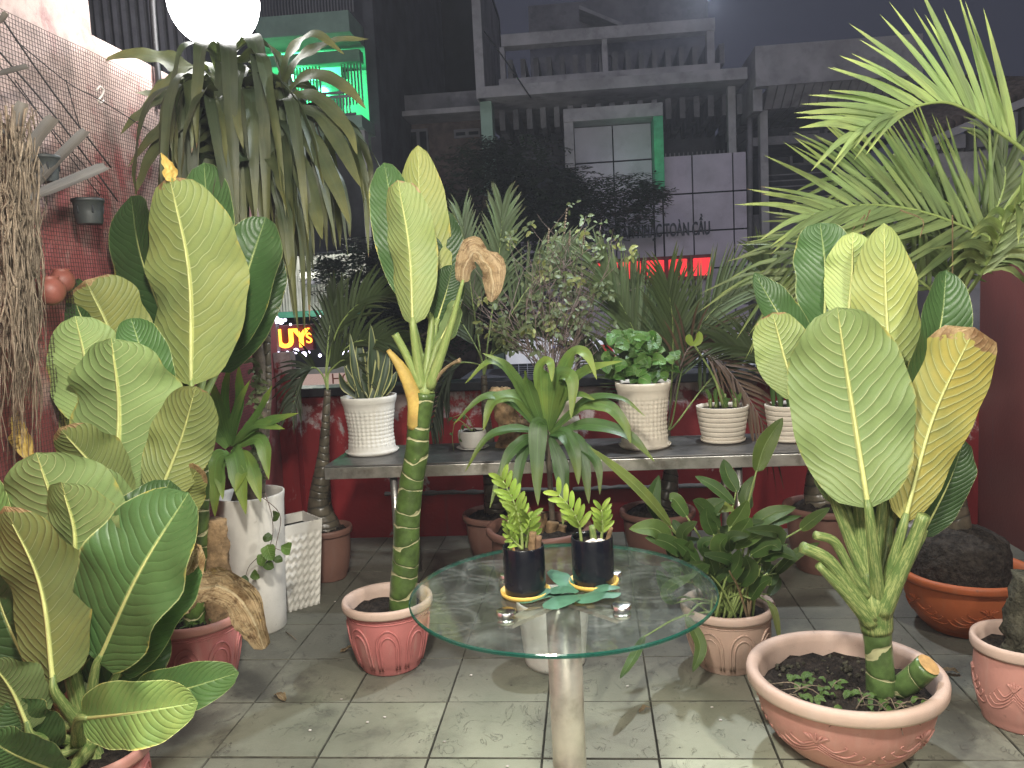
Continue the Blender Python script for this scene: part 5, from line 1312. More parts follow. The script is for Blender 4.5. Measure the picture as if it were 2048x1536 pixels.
frond(P1, [cr] + pxpath([(1960, 480), (2000, 400), (2010, 340), (1990, 290)], Pn + .1, Pn + .15), [.26, .34, .30, .2], .024, 22, (1.0, .35), 'palm', (.2, .7, .03), (-1, 1), plane=VIEW, droop=.1, start=.2)
for pts in ([(1905, 430), (1905, 560), (1902, 715)], [(1730, 430), (1700, 470), (1695, 540)], [(1740, 420), (1722, 470), (1718, 500)], [(1800, 420), (1845, 440), (1840, 475)]):
    tube_obj('frayed_strand', pxpath(pts, Pn - .45, Pn - .45), [.003, .002], M['dry'], P1, n=10, sides=5)

def areca(label, potpx, potr, potrim, fronds, trunk, mat='palmd', pot=M['brownpot'], col=(.2, 1, .02), base_r=.09, dryf=()):
    cx, cy = on_floor(potpx[0], potpx[1], .12)
    t = thing('areca_palm', (cx, cy, 0), label, 'potted palm')
    r = potr * mpp(Vector((cx, cy, .3))); h = W(potpx[0], potrim, cy - r * .6).z
    ri = bucket(t, cx, cy, r, r * .66, h, pot, pot, None, 48)
    soil_disc('soil', cx, cy, h - .03, ri, M['soil'], t, .02, .05)
    tp = [Vector((cx, cy, h - .05))] + [W(x, y, cy) for x, y in trunk]
    tube_obj('trunk', tp, [base_r, base_r * .7, .03, .022, .018], M['palmbark'], t, n=30, sides=14, wob=.1)
    for pts, lens, n, cl in fronds:
        frond(t, [tp[-1]] + pxpath(pts, cy, cy + rnd.uniform(-.15, .1)), lens, .022, n, (.95, .3), mat, cl or col, plane=VIEW, droop=.03, start=.42, rr=.006, jit=.07)
    for pts, lens, n in dryf:
        frond(t, [tp[-1]] + pxpath(pts, cy - .1, cy - .3), lens, .016, n, (1.0, .3), 'palmdry', (0, 1, 0), plane=VIEW, droop=.1, start=.3, rr=.006, rmat='twig')
    return t
areca('areca palm with upright fronds before the red sign, pot under the bench', (1318, 1130), 75, 1030,
      [([(1325, 840), (1302, 750), (1258, 640), (1205, 545)], [.40, .50, .46, .28], 36, (.1, 1.0, 0)), ([(1345, 840), (1372, 715), (1432, 615), (1530, 560)], [.40, .50, .46, .30], 36, (.1, 1.0, 0)),
       ([(1350, 850), (1420, 760), (1500, 690), (1580, 650)], [.25, .32, .3, .2], 20, (.1, .75, 0)), ([(1320, 840), (1250, 760), (1160, 700)], [.2, .28, .22], 18, (.1, .55, 0)), ([(1338, 840), (1345, 730), (1345, 640), (1335, 570)], [.34, .42, .38, .26], 26, (.1, .8, 0)), ([(1330, 840), (1318, 740), (1290, 650), (1262, 570)], [.3, .42, .38, .26], 24, (.1, .8, 0))],
      [(1340, 960), (1336, 900), (1334, 860)], dryf=[([(1345, 800), (1375, 700), (1420, 705), (1480, 770), (1540, 870)], [.12, .28, .34, .34, .3], 26)])
areca('areca palm in a dark pot under the right end of the bench', (1650, 1150), 80, 1020,
      [([(1625, 820), (1600, 700), (1560, 600), (1520, 520)], [.25, .3, .3, .2], 20, (.1, .7, 0)), ([(1640, 800), (1680, 680), (1740, 600), (1800, 560)], [.25, .3, .3, .2], 18, (.1, .6, 0)), ([(1620, 840), (1560, 740), (1500, 700), (1440, 690)], [.2, .3, .3, .2], 18, (.1, .6, 0))],
      [(1630, 970), (1628, 900), (1628, 860)], base_r=.1)
areca('slender grey trunked palm in a brown pot beside the square planter', (660, 1168), 52, 1062,
      [([(655, 730), (680, 650), (730, 600), (790, 590)], [.2, .28, .26, .2], 18, (0, .55, 0)), ([(660, 740), (700, 690), (750, 680), (800, 690)], [.2, .28, .26, .2], 16, (0, .5, 0)), ([(645, 750), (625, 735), (600, 760), (585, 820)], [.15, .2, .2, .15], 14, (0, .4, 0)), ([(652, 740), (660, 650), (672, 590)], [.15, .22, .16], 14, (0, .5, 0)), ([(655, 750), (690, 720), (720, 760)], [.15, .22, .2], 14, (0, .45, 0))],
      [(640, 1010), (648, 900), (652, 830), (655, 780)], base_r=.1)
areca('areca palm with upright fronds behind the dry bush', (1000, 1130), 70, 1035,
      [([(960, 700), (945, 600), (935, 520), (925, 440)], [.2, .28, .28, .2], 18, (0, .8, .03)), ([(975, 690), (990, 580), (1000, 490), (1005, 420)], [.22, .30, .30, .2], 20, (0, .9, .03)), ([(985, 700), (1040, 600), (1090, 540), (1150, 500)], [.22, .3, .3, .2], 20, (0, .8, .03)), ([(960, 710), (920, 640), (890, 600)], [.2, .26, .2], 14, (0, .6, 0)), ([(975, 720), (1020, 680), (1080, 660)], [.2, .24, .2], 14, (0, .5, 0)), ([(960, 730), (910, 730), (880, 790), (862, 860)], [.15, .25, .25, .2], 16, (0, .3, 0))],
      [(985, 960), (975, 860), (970, 800), (968, 750)], base_r=.08, pot=M['brownpot'])

# ---------------------------------------------------------------- cornstalk dracaena before the bench
cxG, cyG = on_floor(1082, 1165, .12); cyG = SY - .02
G1 = thing('dracaena', (W(1080, 1100, cyG).x, cyG, 0), 'cornstalk dracaena with arching green leaves in a brown pot behind the glass table', 'potted plant')
gx = W(1080, 1100, cyG).x; rG = 106 * mpp(Vector((gx, cyG, .3))); hG = W(1080, 1075, cyG - rG * .8).z
ri = bucket(G1, gx, cyG, rG, rG * .68, hG, M['brownpot'], M['brownpot'], None, 56)
soil_disc('soil', gx, cyG, hG - .04, ri, M['soil'], G1, .02, .03)
YG = cyG - .1
tube_obj('trunk', [W(1108, 1085, cyG), W(1102, 1000, cyG - .03), W(1098, 930, YG), W(1092, 860, YG)], [.018, .014, .013, .014], M['bark'], G1, n=24, sides=10, wob=.1)
for x, y, h, r in ((1075, 1085, 60, .045), (1100, 1085, 42, .04), (1120, 1080, 30, .03), (1050, 1085, 70, .02)):
    tube_obj('stump', [W(x, y + 8, cyG - .05), W(x + 3, y - h * .5, cyG - .05), W(x + 6, y - h, cyG - .05)], [r, r * .8, r * .7], M['stump'], G1, n=14, sides=12, wob=.4)
for pts, w, yl in (([(1090, 865), (1050, 790), (1010, 730), (964, 706)], 28, .2), ([(1088, 865), (1040, 770), (985, 722), (929, 768)], 26, .35), ([(1088, 868), (1040, 800), (988, 801), (966, 862)], 40, .3), ([(1086, 868), (1030, 810), (970, 793), (905, 850)], 26, .1), ([(1092, 862), (1084, 790), (1083, 735), (1100, 725), (1104, 765)], 36, .6), ([(1096, 862), (1108, 790), (1122, 750), (1145, 765), (1142, 838)], 50, .4), ([(1098, 860), (1120, 760), (1148, 706), (1175, 712), (1194, 760)], 36, .5), ([(1098, 862), (1130, 780), (1180, 738), (1246, 722)], 34, .4),
                   ([(1100, 866), (1160, 815), (1215, 812), (1250, 850), (1262, 888)], 36, .4), ([(1102, 866), (1170, 800), (1240, 796), (1292, 834)], 18, .1), ([(1098, 866), (1078, 850), (1074, 930), (1076, 1012)], 44, .05), ([(1100, 868), (1128, 868), (1150, 910), (1157, 970)], 42, .05), ([(1104, 870), (1150, 880), (1170, 940), (1178, 1008)], 36, .0), ([(1088, 866), (1030, 858), (975, 875), (929, 945)], 26, .05), ([(1090, 870), (1050, 880), (1015, 915), (1000, 966)], 30, .0), ([(1100, 872), (1118, 920), (1128, 980), (1126, 1052)], 38, .0), ([(1086, 872), (1030, 890), (1000, 950), (979, 1018)], 22, .1), ([(1106, 866), (1180, 850), (1255, 870), (1310, 924)], 36, .1),
                   ([(1100, 860), (1130, 800), (1160, 790), (1190, 800)], 26, .1), ([(1088, 862), (1060, 780), (1050, 740)], 30, .2), ([(1104, 872), (1160, 890), (1195, 930), (1200, 990)], 28, 0), ([(1086, 874), (1050, 900), (1035, 960), (1040, 1010)], 28, 0)):
    path = pxpath(pts, YG, YG - .18); mb = MB()
    blade(mb, path, w * mpp(path[0]) * .86, upper(rnd.uniform(-.2, .2), .9), PROF_TAPER, 26, 4, .2, .12, 2.4, edgen=.12, seed=rnd.random() * 6)
    mb.build('leaf', M['cordy'], G1, True, (yl, .78 + yl * .6, 0))

# ---------------------------------------------------------------- peace lily clump in the beige pot
cxH, cyH = on_floor(1458, 1352, .125)
H1 = thing('lily_plant', (cxH, cyH, 0), 'leafy lily clump in a faded beige pot behind the glass table', 'potted plant')
rH = 92 * mpp(Vector((cxH, cyH, .3))); hH = W(1458, 1240, cyH - rH).z
ri = bucket(H1, cxH, cyH, rH, .128, hH, M['beige'], M['rimpale'], 'arch')
soil_disc('soil', cxH, cyH, hH - .05, ri, M['soil'], H1)
def lily(bx0, pts, w, Y1, yl=.1, br=1.0, side=None, dry=0.0):
    base = Vector((cxH + rnd.uniform(-.08, .08), cyH + rnd.uniform(-.06, .06), hH - .05))
    path = pxpath(pts, (cyH + Y1) / 2, Y1); mb = MB()
    blade(mb, path, w * mpp(path[0]), side or upper(rnd.uniform(-.5, .5), .7), OV(.55, .75), 14, 6, .22, .05, 2, seed=rnd.random() * 6)
    mb.build('leaf', M['lily'], H1, True, (yl, br, dry))
    T = (path[1] - path[0]).normalized()
    tube_obj('petiole', [base, base.lerp(path[0], .6) + Vector((0, 0, .04)), path[0] + T * .01], [.006, .005, .0035], M['petgreen'], H1, n=12, sides=6)
for pts, w, dy, yl, br in (([(1345, 1055), (1275, 975), (1178, 893)], 26, -.1, .6, 1.2), ([(1320, 1045), (1305, 1000), (1318, 950)], 34, .1, 0, .8), ([(1512, 945), (1530, 890), (1566, 835)], 42, .05, .35, 1.0), ([(1475, 985), (1455, 950), (1447, 918)], 34, .1, .1, .9), ([(1470, 1010), (1430, 975), (1390, 952)], 28, .05, .1, 1.0), ([(1375, 1035), (1350, 1000), (1338, 998)], 30, .0, .1, 1.1), ([(1340, 1085), (1310, 1058), (1258, 1058)], 40, -.1, .25, 1.15), ([(1460, 1055), (1478, 1030), (1495, 1000)], 40, -.1, .3, 1.2), ([(1465, 1085), (1485, 1060), (1502, 1035)], 40, -.15, .2, 1.1), ([(1460, 1092), (1495, 1080), (1532, 1065)], 28, -.15, .25, 1.3), ([(1500, 1055), (1540, 1030), (1592, 1015)], 34, -.05, .15, 1.0), ([(1500, 1110), (1540, 1090), (1562, 1100)], 38, -.2, .1, .8), ([(1520, 1115), (1560, 1105), (1598, 1120)], 34, -.2, .1, .75), ([(1440, 1060), (1410, 1020), (1385, 1000)], 40, -.1, .1, .8), ([(1430, 1045), (1420, 1020), (1450, 1000)], 44, -.05, .1, .75), ([(1600, 1060), (1625, 1040), (1660, 1015)], 26, -.1, .2, .9),
                           ([(1370, 1110), (1335, 1085), (1290, 1075)], 34, -.1, .1, .9), ([(1400, 1130), (1370, 1100), (1345, 1080)], 36, -.15, .1, 1.1), ([(1390, 1160), (1370, 1130), (1375, 1100)], 30, -.2, .1, .9), ([(1430, 1150), (1420, 1120), (1400, 1095)], 32, -.2, .1, .8), ([(1450, 1160), (1475, 1130), (1480, 1100)], 40, -.2, .1, .85), ([(1480, 1170), (1500, 1140), (1490, 1110)], 40, -.22, .1, .7), ([(1420, 1180), (1400, 1150), (1420, 1130)], 36, -.22, .05, .8), ([(1350, 1165), (1345, 1140), (1320, 1125)], 28, -.1, .1, .8), ([(1500, 1200), (1520, 1170), (1545, 1155)], 28, -.2, .1, .8), ([(1445, 1120), (1440, 1090), (1455, 1070)], 40, -.18, .15, 1.0), ([(1550, 1150), (1590, 1110), (1640, 1085)], 22, -.05, .2, .8), ([(1500, 1020), (1490, 990), (1510, 950)], 30, .1, .2, .8), ([(1370, 1230), (1400, 1290), (1385, 1345)], 28, -.3, .3, 1.0), ([(1290, 1270), (1265, 1320), (1240, 1358)], 22, -.5, .2, 1.0), ([(1535, 1200), (1550, 1230), (1560, 1290)], 16, -.2, .8, .8), ([(1420, 1030), (1440, 1015), (1470, 1020)], 26, .0, .7, 1.3)):
    lily(0, pts, w, cyH + dy, yl, br)
for k in range(26):
    a = rnd.uniform(-2.6, .4); x = 1455 + rnd.uniform(-110, 120); y = rnd.uniform(1040, 1180)
    lily(0, [(x, y + 30), (x + rnd.uniform(-20, 20), y), (x + rnd.uniform(-55, 55), y - rnd.uniform(5, 35))], rnd.uniform(22, 34), cyH + rnd.uniform(-.2, .15), rnd.uniform(0, .2), rnd.uniform(.5, .95))
for k in range(30):
    base = Vector((cxH + rnd.uniform(-.1, .1), cyH + rnd.uniform(-.1, .08), hH - .05)); e = base + Vector((rnd.uniform(-.14, .14), rnd.uniform(-.1, .05), rnd.uniform(.15, .3)))
    tube_obj('petiole', [base, base.lerp(e, .5) + Vector((0, 0, .03)), e], [.006, .005, .003], M['petgreen' if k % 3 else 'dry'], H1, n=8, sides=6)

# ---------------------------------------------------------------- white rough pot under the table
cxW, cyW = on_floor(1112, 1344, .10)
wp = thing('tall_white_pot', (cxW, cyW, 0), 'rough tall white pot standing behind the glass table pipe', 'pot')
kx = mpp(Vector((cxW, cyW, .2))); hW = W(1112, 1195, cyW).z
lathe(MB(), [(.02, 0), (57 * kx, 0), (60 * kx, .01), (68 * kx, hW * .6), (74 * kx, hW), (70 * kx, hW), (66 * kx, hW - .05)], cxW, cyW, 0, 48, lambda a, z, r, t: .0015 * mnoise.noise(Vector((math.cos(a) * 14, math.sin(a) * 14, z * 60))), sub=8).build('pot', M['white'], wp)
soil_disc('soil', cxW, cyW, hW - .03, 67 * kx, M['soil'], wp)

# ---------------------------------------------------------------- pink pot with mossy log, right edge
cxM, cyM = on_floor(2040, 1470, .12)
mp = thing('log_pot', (cxM, cyM, 0), 'pink bowl pot with a mossy log at the bottom right edge', 'potted log')
rM = 92 * mpp(Vector((cxM, cyM, .3))); hM = W(2040, 1310, cyM - rM * .9).z
ri = bucket(mp, cxM, cyM, rM, .12, hM, M['pinkpale'], M['rimpale'], 'scroll', 64, bulge=.09, rimh=.04)
soil_disc('soil', cxM, cyM, hM - .05, ri, M['soil'], mp)
mb = MB(); tube(mb, [Vector((cxM + .02, cyM, hM - .08)), W(2052, 1250, cyM), W(2065, 1150, cyM)], [.075, .07, .06], 16, 16, True, .5); mb.build('log', M['moss'], mp)

# ================================================================== POTS ON THE BENCH
ZB = .7525
def bench_at(px, py): return WZ(px, py, ZB)
def dimple_pot(t, c, rt, rw, rb, h, mat):
    def dsp(a, z, r, tt):
        k = z / h
        if k < .10 or k > .80: return 0
        f = min(1, (k - .10) * 14, (.80 - k) * 14)
        return f * .0065 * (abs(math.sin(a * 16)) ** .5 * abs(math.sin(k * math.pi * 15)) ** .5 - .5)
    prof = [(rb * .5, .001), (rb, 0), (rb * 1.01, h * .05)]
    n = 60
    for i in range(n + 1):
        k = .06 + .78 * i / n; r = rw + (rt * .93 - rw) * max(0, (k - .35) / .5) ** 1.6 + (rb - rw) * max(0, (.35 - k) / .35) ** 1.7
        prof.append((r, h * k))
    prof += [(rt * .95, h * .86), (rt * .955, h * .88), (rt * .965, h * .885), (rt * .975, h * .91), (rt * .99, h * .93), (rt, h * .96), (rt, h), (rt * .93, h), (rt * .90, h * .93)]
    lathe(MB(), prof, c.x, c.y, ZB + .004, 128, dsp).build('pot', mat, t)
    lathe(MB(), [(.01, 0), (rb * 1.0, 0), (rb * 1.09, .018), (rb * 1.07, .02), (rb * 1.0, .0035), (.01, .0035)], c.x, c.y, ZB, 48).build('saucer', mat, t)
    soil_disc('soil', c.x, c.y, ZB + h * .95, rt * .92, M['soil'], t)
# snake plant
c = bench_at(745, 905); k = mpp(c)
t = thing('snake_plant', (c.x, c.y, ZB), 'snake plant in a white dimpled pot on the left end of the bench', 'potted plant')
hS = W(742, 792, c.y).z - ZB; dimple_pot(t, c, 55 * k, 44 * k, 49 * k, hS, M['white'])
for (tx, ty, w, bx_) in ((770, 645, 24, 752), (741, 648, 24, 742), (716, 661, 20, 738), (700, 666, 14, 730), (678, 745, 16, 728), (696, 714, 20, 732), (794, 742, 16, 756), (784, 720, 22, 752), (722, 705, 18, 740), (760, 690, 18, 748), (706, 735, 16, 735), (735, 700, 18, 742), (768, 730, 18, 750), (778, 690, 14, 752), (688, 730, 14, 730)):
    b0 = W(bx_ + rnd.uniform(-8, 8), 800, c.y + rnd.uniform(-.05, .05)); e = W(tx, ty, c.y + rnd.uniform(-.08, .08)); m = b0.lerp(e, .5) + Vector(((e.x - b0.x) * .18, -.015, 0))
    mb = MB(); blade(mb, [b0, m, e], w * k * 1.15, upper(rnd.uniform(-.5, .5), .1), lambda v: min(1, .55 + v) * min(1, (1 - v) * 2.4) ** .7, 16, 6, .35, .08, 1.6, twist=rnd.uniform(-1.2, 1.2), seed=rnd.random() * 6); mb.build('leaf', M['snake'], t, True, (0, rnd.uniform(.85, 1.2), 0))
# leafy herb pot
c = bench_at(1290, 893); k = mpp(c)
t = thing('herb_plant', (c.x, c.y, ZB), 'bushy green herb in a white dimpled pot on the bench', 'potted plant')
hS = W(1288, 764, c.y).z - ZB; dimple_pot(t, c, 55 * k, 44 * k, 48 * k, hS, M['cream'])
for i in range(125):
    x = 1285 + rnd.gauss(0, 36); y = rnd.uniform(672, 764); x = max(1212, min(1350, x)) if y > 700 else 1270 + rnd.gauss(0, 24)
    s = rnd.uniform(17, 30) * (1.2 if y < 715 else 1); p = W(x, y, c.y + rnd.uniform(-.1, .08)); d = Vector((rnd.uniform(-1, 1), -.35, rnd.uniform(-.7, .4))).normalized() * s * k
    mb = MB(); blade(mb, [p - d * .5, p + Vector((0, -.004, .008)), p + d * .5], s * k * .95, upper(rnd.uniform(-.6, .6), rnd.uniform(.2, 1.1)), OV(.28, .62), 8, 6, .25, .12, 1.5, seed=i); mb.build('leaf', M['herb'], t, True, (rnd.uniform(0, .2), rnd.uniform(.75, 1.35), 0))
for i in range(14):
    b0 = Vector((c.x + rnd.uniform(-.05, .05), c.y + rnd.uniform(-.05, .05), ZB + hS * .94)); e = W(1285 + rnd.uniform(-50, 45), rnd.uniform(672, 730), c.y)
    tube_obj('stem', [b0, b0.lerp(e, .5) + Vector((0, 0, .02)), e], [.003, .002], M['petgreen'], t, n=8, sides=5)
# ribbed cream pots
def ribbed(t, c, rt, rb, h):
    prof = [(rb * .5, .001), (rb, 0)]
    n = 7
    for i in range(n):
        z0, z1 = h * (i + .04) / n, h * (i + .94) / n
        for q in range(5):
            z = z0 + (z1 - z0) * q / 4; r = rb + (rt - rb) * (z / h) ** .75; prof.append((r + .0022 * math.sin(math.pi * (q + .4) / 4.8), z))
        zc = h * (i + 1) / n - .0005; prof.append((rb + (rt - rb) * (zc / h) ** .75 - .0035, zc))
    prof[-1] = (rt, h); prof += [(rt * .95, h), (rt * .92, h * .9)]
    lathe(MB(), prof, c.x, c.y, ZB + .012, 56).build('pot', M['cream'], t)
    mb = MB()
    for i in range(1, n):
        z = h * i / n - .0005; r = rb + (rt - rb) * (z / h) ** .75 - .0016
        lathe(mb, [(r, z - .0012), (r + .0005, z), (r, z + .0012)], c.x, c.y, ZB + .012, 56)
    mb.build('groove', M['creamline'], t)
    lathe(MB(), [(.01, 0), (rb * 1.0, 0), (rb * 1.12, .008), (rb * 1.14, .020), (rb * 1.11, .020), (rb * 1.0, .006), (.01, .006)], c.x, c.y, ZB, 48).build('saucer', M['cream'], t)
    soil_disc('soil', c.x, c.y, ZB + h * .93, rt * .92, M['soil'], t)
c = bench_at(1446, 882); k = mpp(c)
t = thing('bud_plant', (c.x, c.y, ZB), 'plant with one leaning budded stalk in a cream ribbed pot', 'potted plant')
hS = W(1446, 815, c.y).z - ZB; ribbed(t, c, 51 * k, 39 * k, hS)
tube_obj('stalk', pxpath([(1448, 815), (1430, 760), (1405, 715), (1388, 690)], c.y, c.y - .05), [.011, .006, .005, .005], M['petgreen'], t, n=16, sides=8)
for (e1, e2) in (((1378, 668), (1370, 668)), ((1398, 662), (1392, 668))):
    path = pxpath([(1386, 692), ((1386 + e1[0]) / 2 - (4 if e1[0] < 1386 else -6), 680), e1], c.y - .05, c.y - .06); mb = MB(); blade(mb, path, 15 * k, upper(), OV(.6, .5), 8, 4, .3); mb.build('bud_leaf', M['zz'], t, True, (.3, 1.1, 0))
for i in range(16):
    x = 1446 + rnd.uniform(-30, 30); b0 = W(x, 815, c.y + rnd.uniform(-.06, .06)); hh = rnd.uniform(.04, .09)
    if i % 2: tube_obj('stub', [b0, b0 + Vector((rnd.uniform(-.01, .01), 0, hh))], [.008, .006], M['petiole'], t, n=4, sides=8)
    else:
        mb = MB(); blade(mb, [b0, b0 + Vector((rnd.uniform(-.02, .02), -.01, hh * .7)), b0 + Vector((rnd.uniform(-.03, .03), -.02, hh * 1.3))], .022, upper(), OV(.5, .4), 8, 4, .2); mb.build('leaf', M['lily'], t, True, (.1, 1.2, 0))
c = bench_at(1580, 880); k = mpp(c)
t = thing('stem_plant', (c.x, c.y, ZB), 'cream ribbed pot with upright green stems half hidden by the big leaf', 'potted plant')
hS = W(1580, 812, c.y).z - ZB; ribbed(t, c, 48 * k, 37 * k, hS)
for i in range(12):
    x = 1562 + rnd.uniform(-18, 45); b0 = W(x, 815, c.y + rnd.uniform(-.04, .04)); e = b0 + Vector((rnd.uniform(-.04, .04), 0, rnd.uniform(.18, .34)))
    mb = MB(); blade(mb, [b0, b0.lerp(e, .5), e], .032, upper(rnd.uniform(-.5, .5), .1), PROF_STRAP, 10, 4, .3); mb.build('leaf', M['cordy'], t, True, (.05, .7, 0))
# dry bush in the twisted pot
c = bench_at(1112, 884); k = mpp(c)
t = thing('dry_bush', (c.x, c.y, ZB), 'wiry half dry bush in a cream swirled pot on the bench', 'potted plant')
hS = W(1112, 792, c.y).z - ZB; rt_ = 56 * k
prof = [(rt_ * .45, .001), (rt_ * .72, 0)] + [(rt_ * (.74 + .20 * (i / 40) ** .8), hS * (.03 + .80 * i / 40)) for i in range(41)] + [(rt_, hS * .86), (rt_ * 1.01, hS * .98), (rt_ * .99, hS), (rt_ * .93, hS), (rt_ * .9, hS * .9)]
lathe(MB(), prof, c.x, c.y, ZB, 72, lambda a, z, r, tt: .006 * math.sin(z / hS * 6 * math.pi + a * 2) if z < hS * .84 else 0).build('pot', M['cream'], t)
soil_disc('soil', c.x, c.y, ZB + hS * .93, rt_ * .9, M['soil'], t)
tw = MB(); ends = []
def branch(p, d, L, r, depth):
    n = 4; pts = [p]; q = p.copy(); dd = d.copy()
    for i in range(n):
        dd = (dd + Vector((rnd.uniform(-.22, .22), rnd.uniform(-.22, .22), rnd.uniform(-.1, .12)))).normalized(); q = q + dd * (L / n); pts.append(q.copy())
    tube(tw, pts, [r, r * .6], 5, 4, False)
    if depth > 0:
        for i in range(rnd.choice((2, 3, 3))):
            j = rnd.randint(2, n); nd = (dd + Vector((rnd.uniform(-.8, .8), rnd.uniform(-.6, .6), rnd.uniform(-.3, .5)))).normalized()
            branch(pts[j], nd, L * rnd.uniform(.55, .8), r * .6, depth - 1)
    else: ends.append((q.copy(), dd.copy()))
base = Vector((c.x, c.y, ZB + hS * .92))
for i in range(36):
    e = W(1105 + rnd.gauss(0, 75), rnd.uniform(500, 690), c.y + rnd.uniform(-.22, .22)); d = (e - base); L = d.length
    branch(base + Vector((rnd.uniform(-.03, .03), rnd.uniform(-.03, .03), 0)), (d.normalized() + Vector((0, 0, .25))).normalized(), L * .62, .005, 2)
o = tw.build('twigs', M['twig'], t); o['kind'] = 'stuff'
for grp, (nm, cl, frac) in enumerate((('small_leaves', (.1, 1.0, 0), .55), ('yellowed_leaves', (.8, 1.3, 0), .14))):
    lv = MB()
    for (p, d) in ends:
        if rnd.random() > frac or p.z < ZB + hS + .22: continue
        for j in range(rnd.randint(4, 9)):
            q = p + Vector((rnd.uniform(-.03, .03), rnd.uniform(-.03, .03), rnd.uniform(-.03, .03))); dn = Vector((rnd.uniform(-.8, .8), rnd.uniform(-.8, .4), rnd.uniform(-1.0, .35))).normalized(); s = rnd.uniform(.026, .052)
            blade(lv, [q, q + dn * s * .5 + Vector((0, 0, .003)), q + dn * s], s * .45, upper(rnd.uniform(-.8, .8), rnd.uniform(-.2, .8)), OV(.5, .6), 4, 2, .2)
    o = lv.build(nm, M['bushleaf'], t, True, cl); o['kind'] = 'stuff'
for (x0, y0, x1, y1) in ((1125, 500, 1134, 415), (1095, 520, 1098, 455), (1165, 510, 1170, 455), (1138, 510, 1140, 460)):
    path = pxpath([(x0, y0), ((x0 + x1) / 2 - 2, (y0 + y1) / 2), (x1, y1)], c.y - .02, c.y - .02); mb = MB(); tube(mb, path, [.002, .001], 8, 5)
    for i in range(9):
        p = path[0].lerp(path[-1], .4 + .6 * i / 9); blob(mb, p, .0055, i, .2, 5)
    mb.build('seed_spike', M['coir'], t)
# small white pot with a trailing stem
c = bench_at(946, 896); k = mpp(c)
t = thing('small_white_pot', (c.x, c.y, ZB), 'small round white pot with a wispy trailing plant on the bench', 'potted plant')
hS = W(946, 862, c.y).z - ZB
lathe(MB(), [(.01, .003), (23 * k, .003), (27 * k, hS * .3), (29 * k, hS * .7), (28 * k, hS * .95), (27 * k, hS), (25 * k, hS), (25 * k, hS * .85)], c.x, c.y, ZB + .006, 40, sub=3).build('pot', M['white'], t)
lathe(MB(), [(.01, 0), (26 * k, 0), (33 * k, .010), (32 * k, .012), (25 * k, .005), (.01, .005)], c.x, c.y, ZB, 40).build('saucer', M['white'], t)
soil_disc('soil', c.x, c.y, ZB + hS * .95, 25 * k, M['soil'], t)
for pts in ([(946, 862), (915, 840), (905, 870), (908, 905)], [(950, 862), (930, 830), (905, 835)], [(944, 862), (925, 850), (918, 880)]):
    tube_obj('stem', pxpath(pts, c.y, c.y - .06), [.0025, .0015], M['petgreen'], t, n=12, sides=5)
    for q in pts[1:]:
        p = W(q[0], q[1], c.y - .05); mb = MB(); d = Vector((rnd.uniform(-1, 1), -.2, rnd.uniform(-1, .2))).normalized() * .03; blade(mb, [p, p + d * .5 + Vector((0, -.004, .004)), p + d], .016, upper(), OV(.5, .6), 6, 2); mb.build('leaf', M['herb'], t, True, (.3, .9, 0))
# gnarled driftwood
c = bench_at(1015, 892)
t = thing('driftwood', (c.x, c.y, ZB), 'gnarled pale driftwood stump between the small white pot and dracaena', 'driftwood')
tube_obj('stump', pxpath([(1022, 893), (1018, 860), (1008, 820), (1000, 790)], c.y, c.y - .05), [.075, .055, .06, .035], M['stump'], t, n=26, sides=18, wob=.55)
mb = MB(); blob(mb, W(1000, 785, c.y - .05), .05, 4, .6, 16, 3, (1.2, 1, .55)); mb.build('frayed_top', M['dry'], t)
mb = MB(); blob(mb, W(1036, 850, c.y - .06), .06, 9, .6, 16, 3, (1.1, 1, .6)); mb.build('burl', M['stump'], t)

# ================================================================== BLACK POTS ON THE TABLE
def black_pot(px, py, label):
    c = WZ(px, py, .775); k = mpp(c); t = thing('zz_plant', (c.x, c.y, .762), label, 'potted plant'); r, h = 41.5 * k, .135
    z = .7625 if px > 1100 else .7625
    lathe(MB(), [(.01, 0), (r * 1.02, 0), (r * 1.18, .006), (r * 1.21, .016), (r * 1.17, .017), (r * 1.05, .008), (.01, .008)], c.x, c.y, z, 48).build('saucer', M['yellow'], t)
    lathe(MB(), [(.01, .0), (r * .96, .0), (r * .98, .004), (r, h * .5), (r, h - .003), (r * .985, h), (r * .94, h), (r * .92, h - .02)], c.x, c.y, z + .0085, 72, lambda a, zz, rr, tt: .0006 * math.sin(a * 44) if .004 < zz < h - .004 else 0, sub=2).build('pot', M['blackpot'], t)
    soil_disc('soil', c.x, c.y, z + h - .008, r * .93, M['soil'], t, .006)
    return t, c, k
def zz_stem(t, pts, Y, k, n, s0, s1, yl=.2, br=1.1):
    path = pxpath(pts, Y, Y - .03); cc = cat(path, 40); tube_obj('stem', path, [.005, .003, .002], M['petgreen'], t, n=16, sides=7)
    for i in range(n):
        u = .28 + .72 * i / (n - 1); p = cc[int(u * 40)]; T = (cc[min(40, int(u * 40) + 1)] - cc[max(0, int(u * 40) - 2)]).normalized(); S = T.cross(Vector((.2, -1, .2))).normalized(); s = (s0 + (s1 - s0) * u) * k
        for sg in (-1, 1):
            d = (T * .85 + S * sg * rnd.uniform(.45, .85) + Vector((0, rnd.uniform(-.3, .1), 0))).normalized()
            mb = MB(); blade(mb, [p, p + d * s * .5 + Vector((0, -.003, .003)), p + d * s * 1.1], s * .34, (upper(sg * .4, .4)), OV(.55, .55), 10, 4, .25); mb.build('leaf', M['zz'], t, True, (yl * rnd.uniform(.3, 1.5), br * rnd.uniform(.8, 1.15), 0))
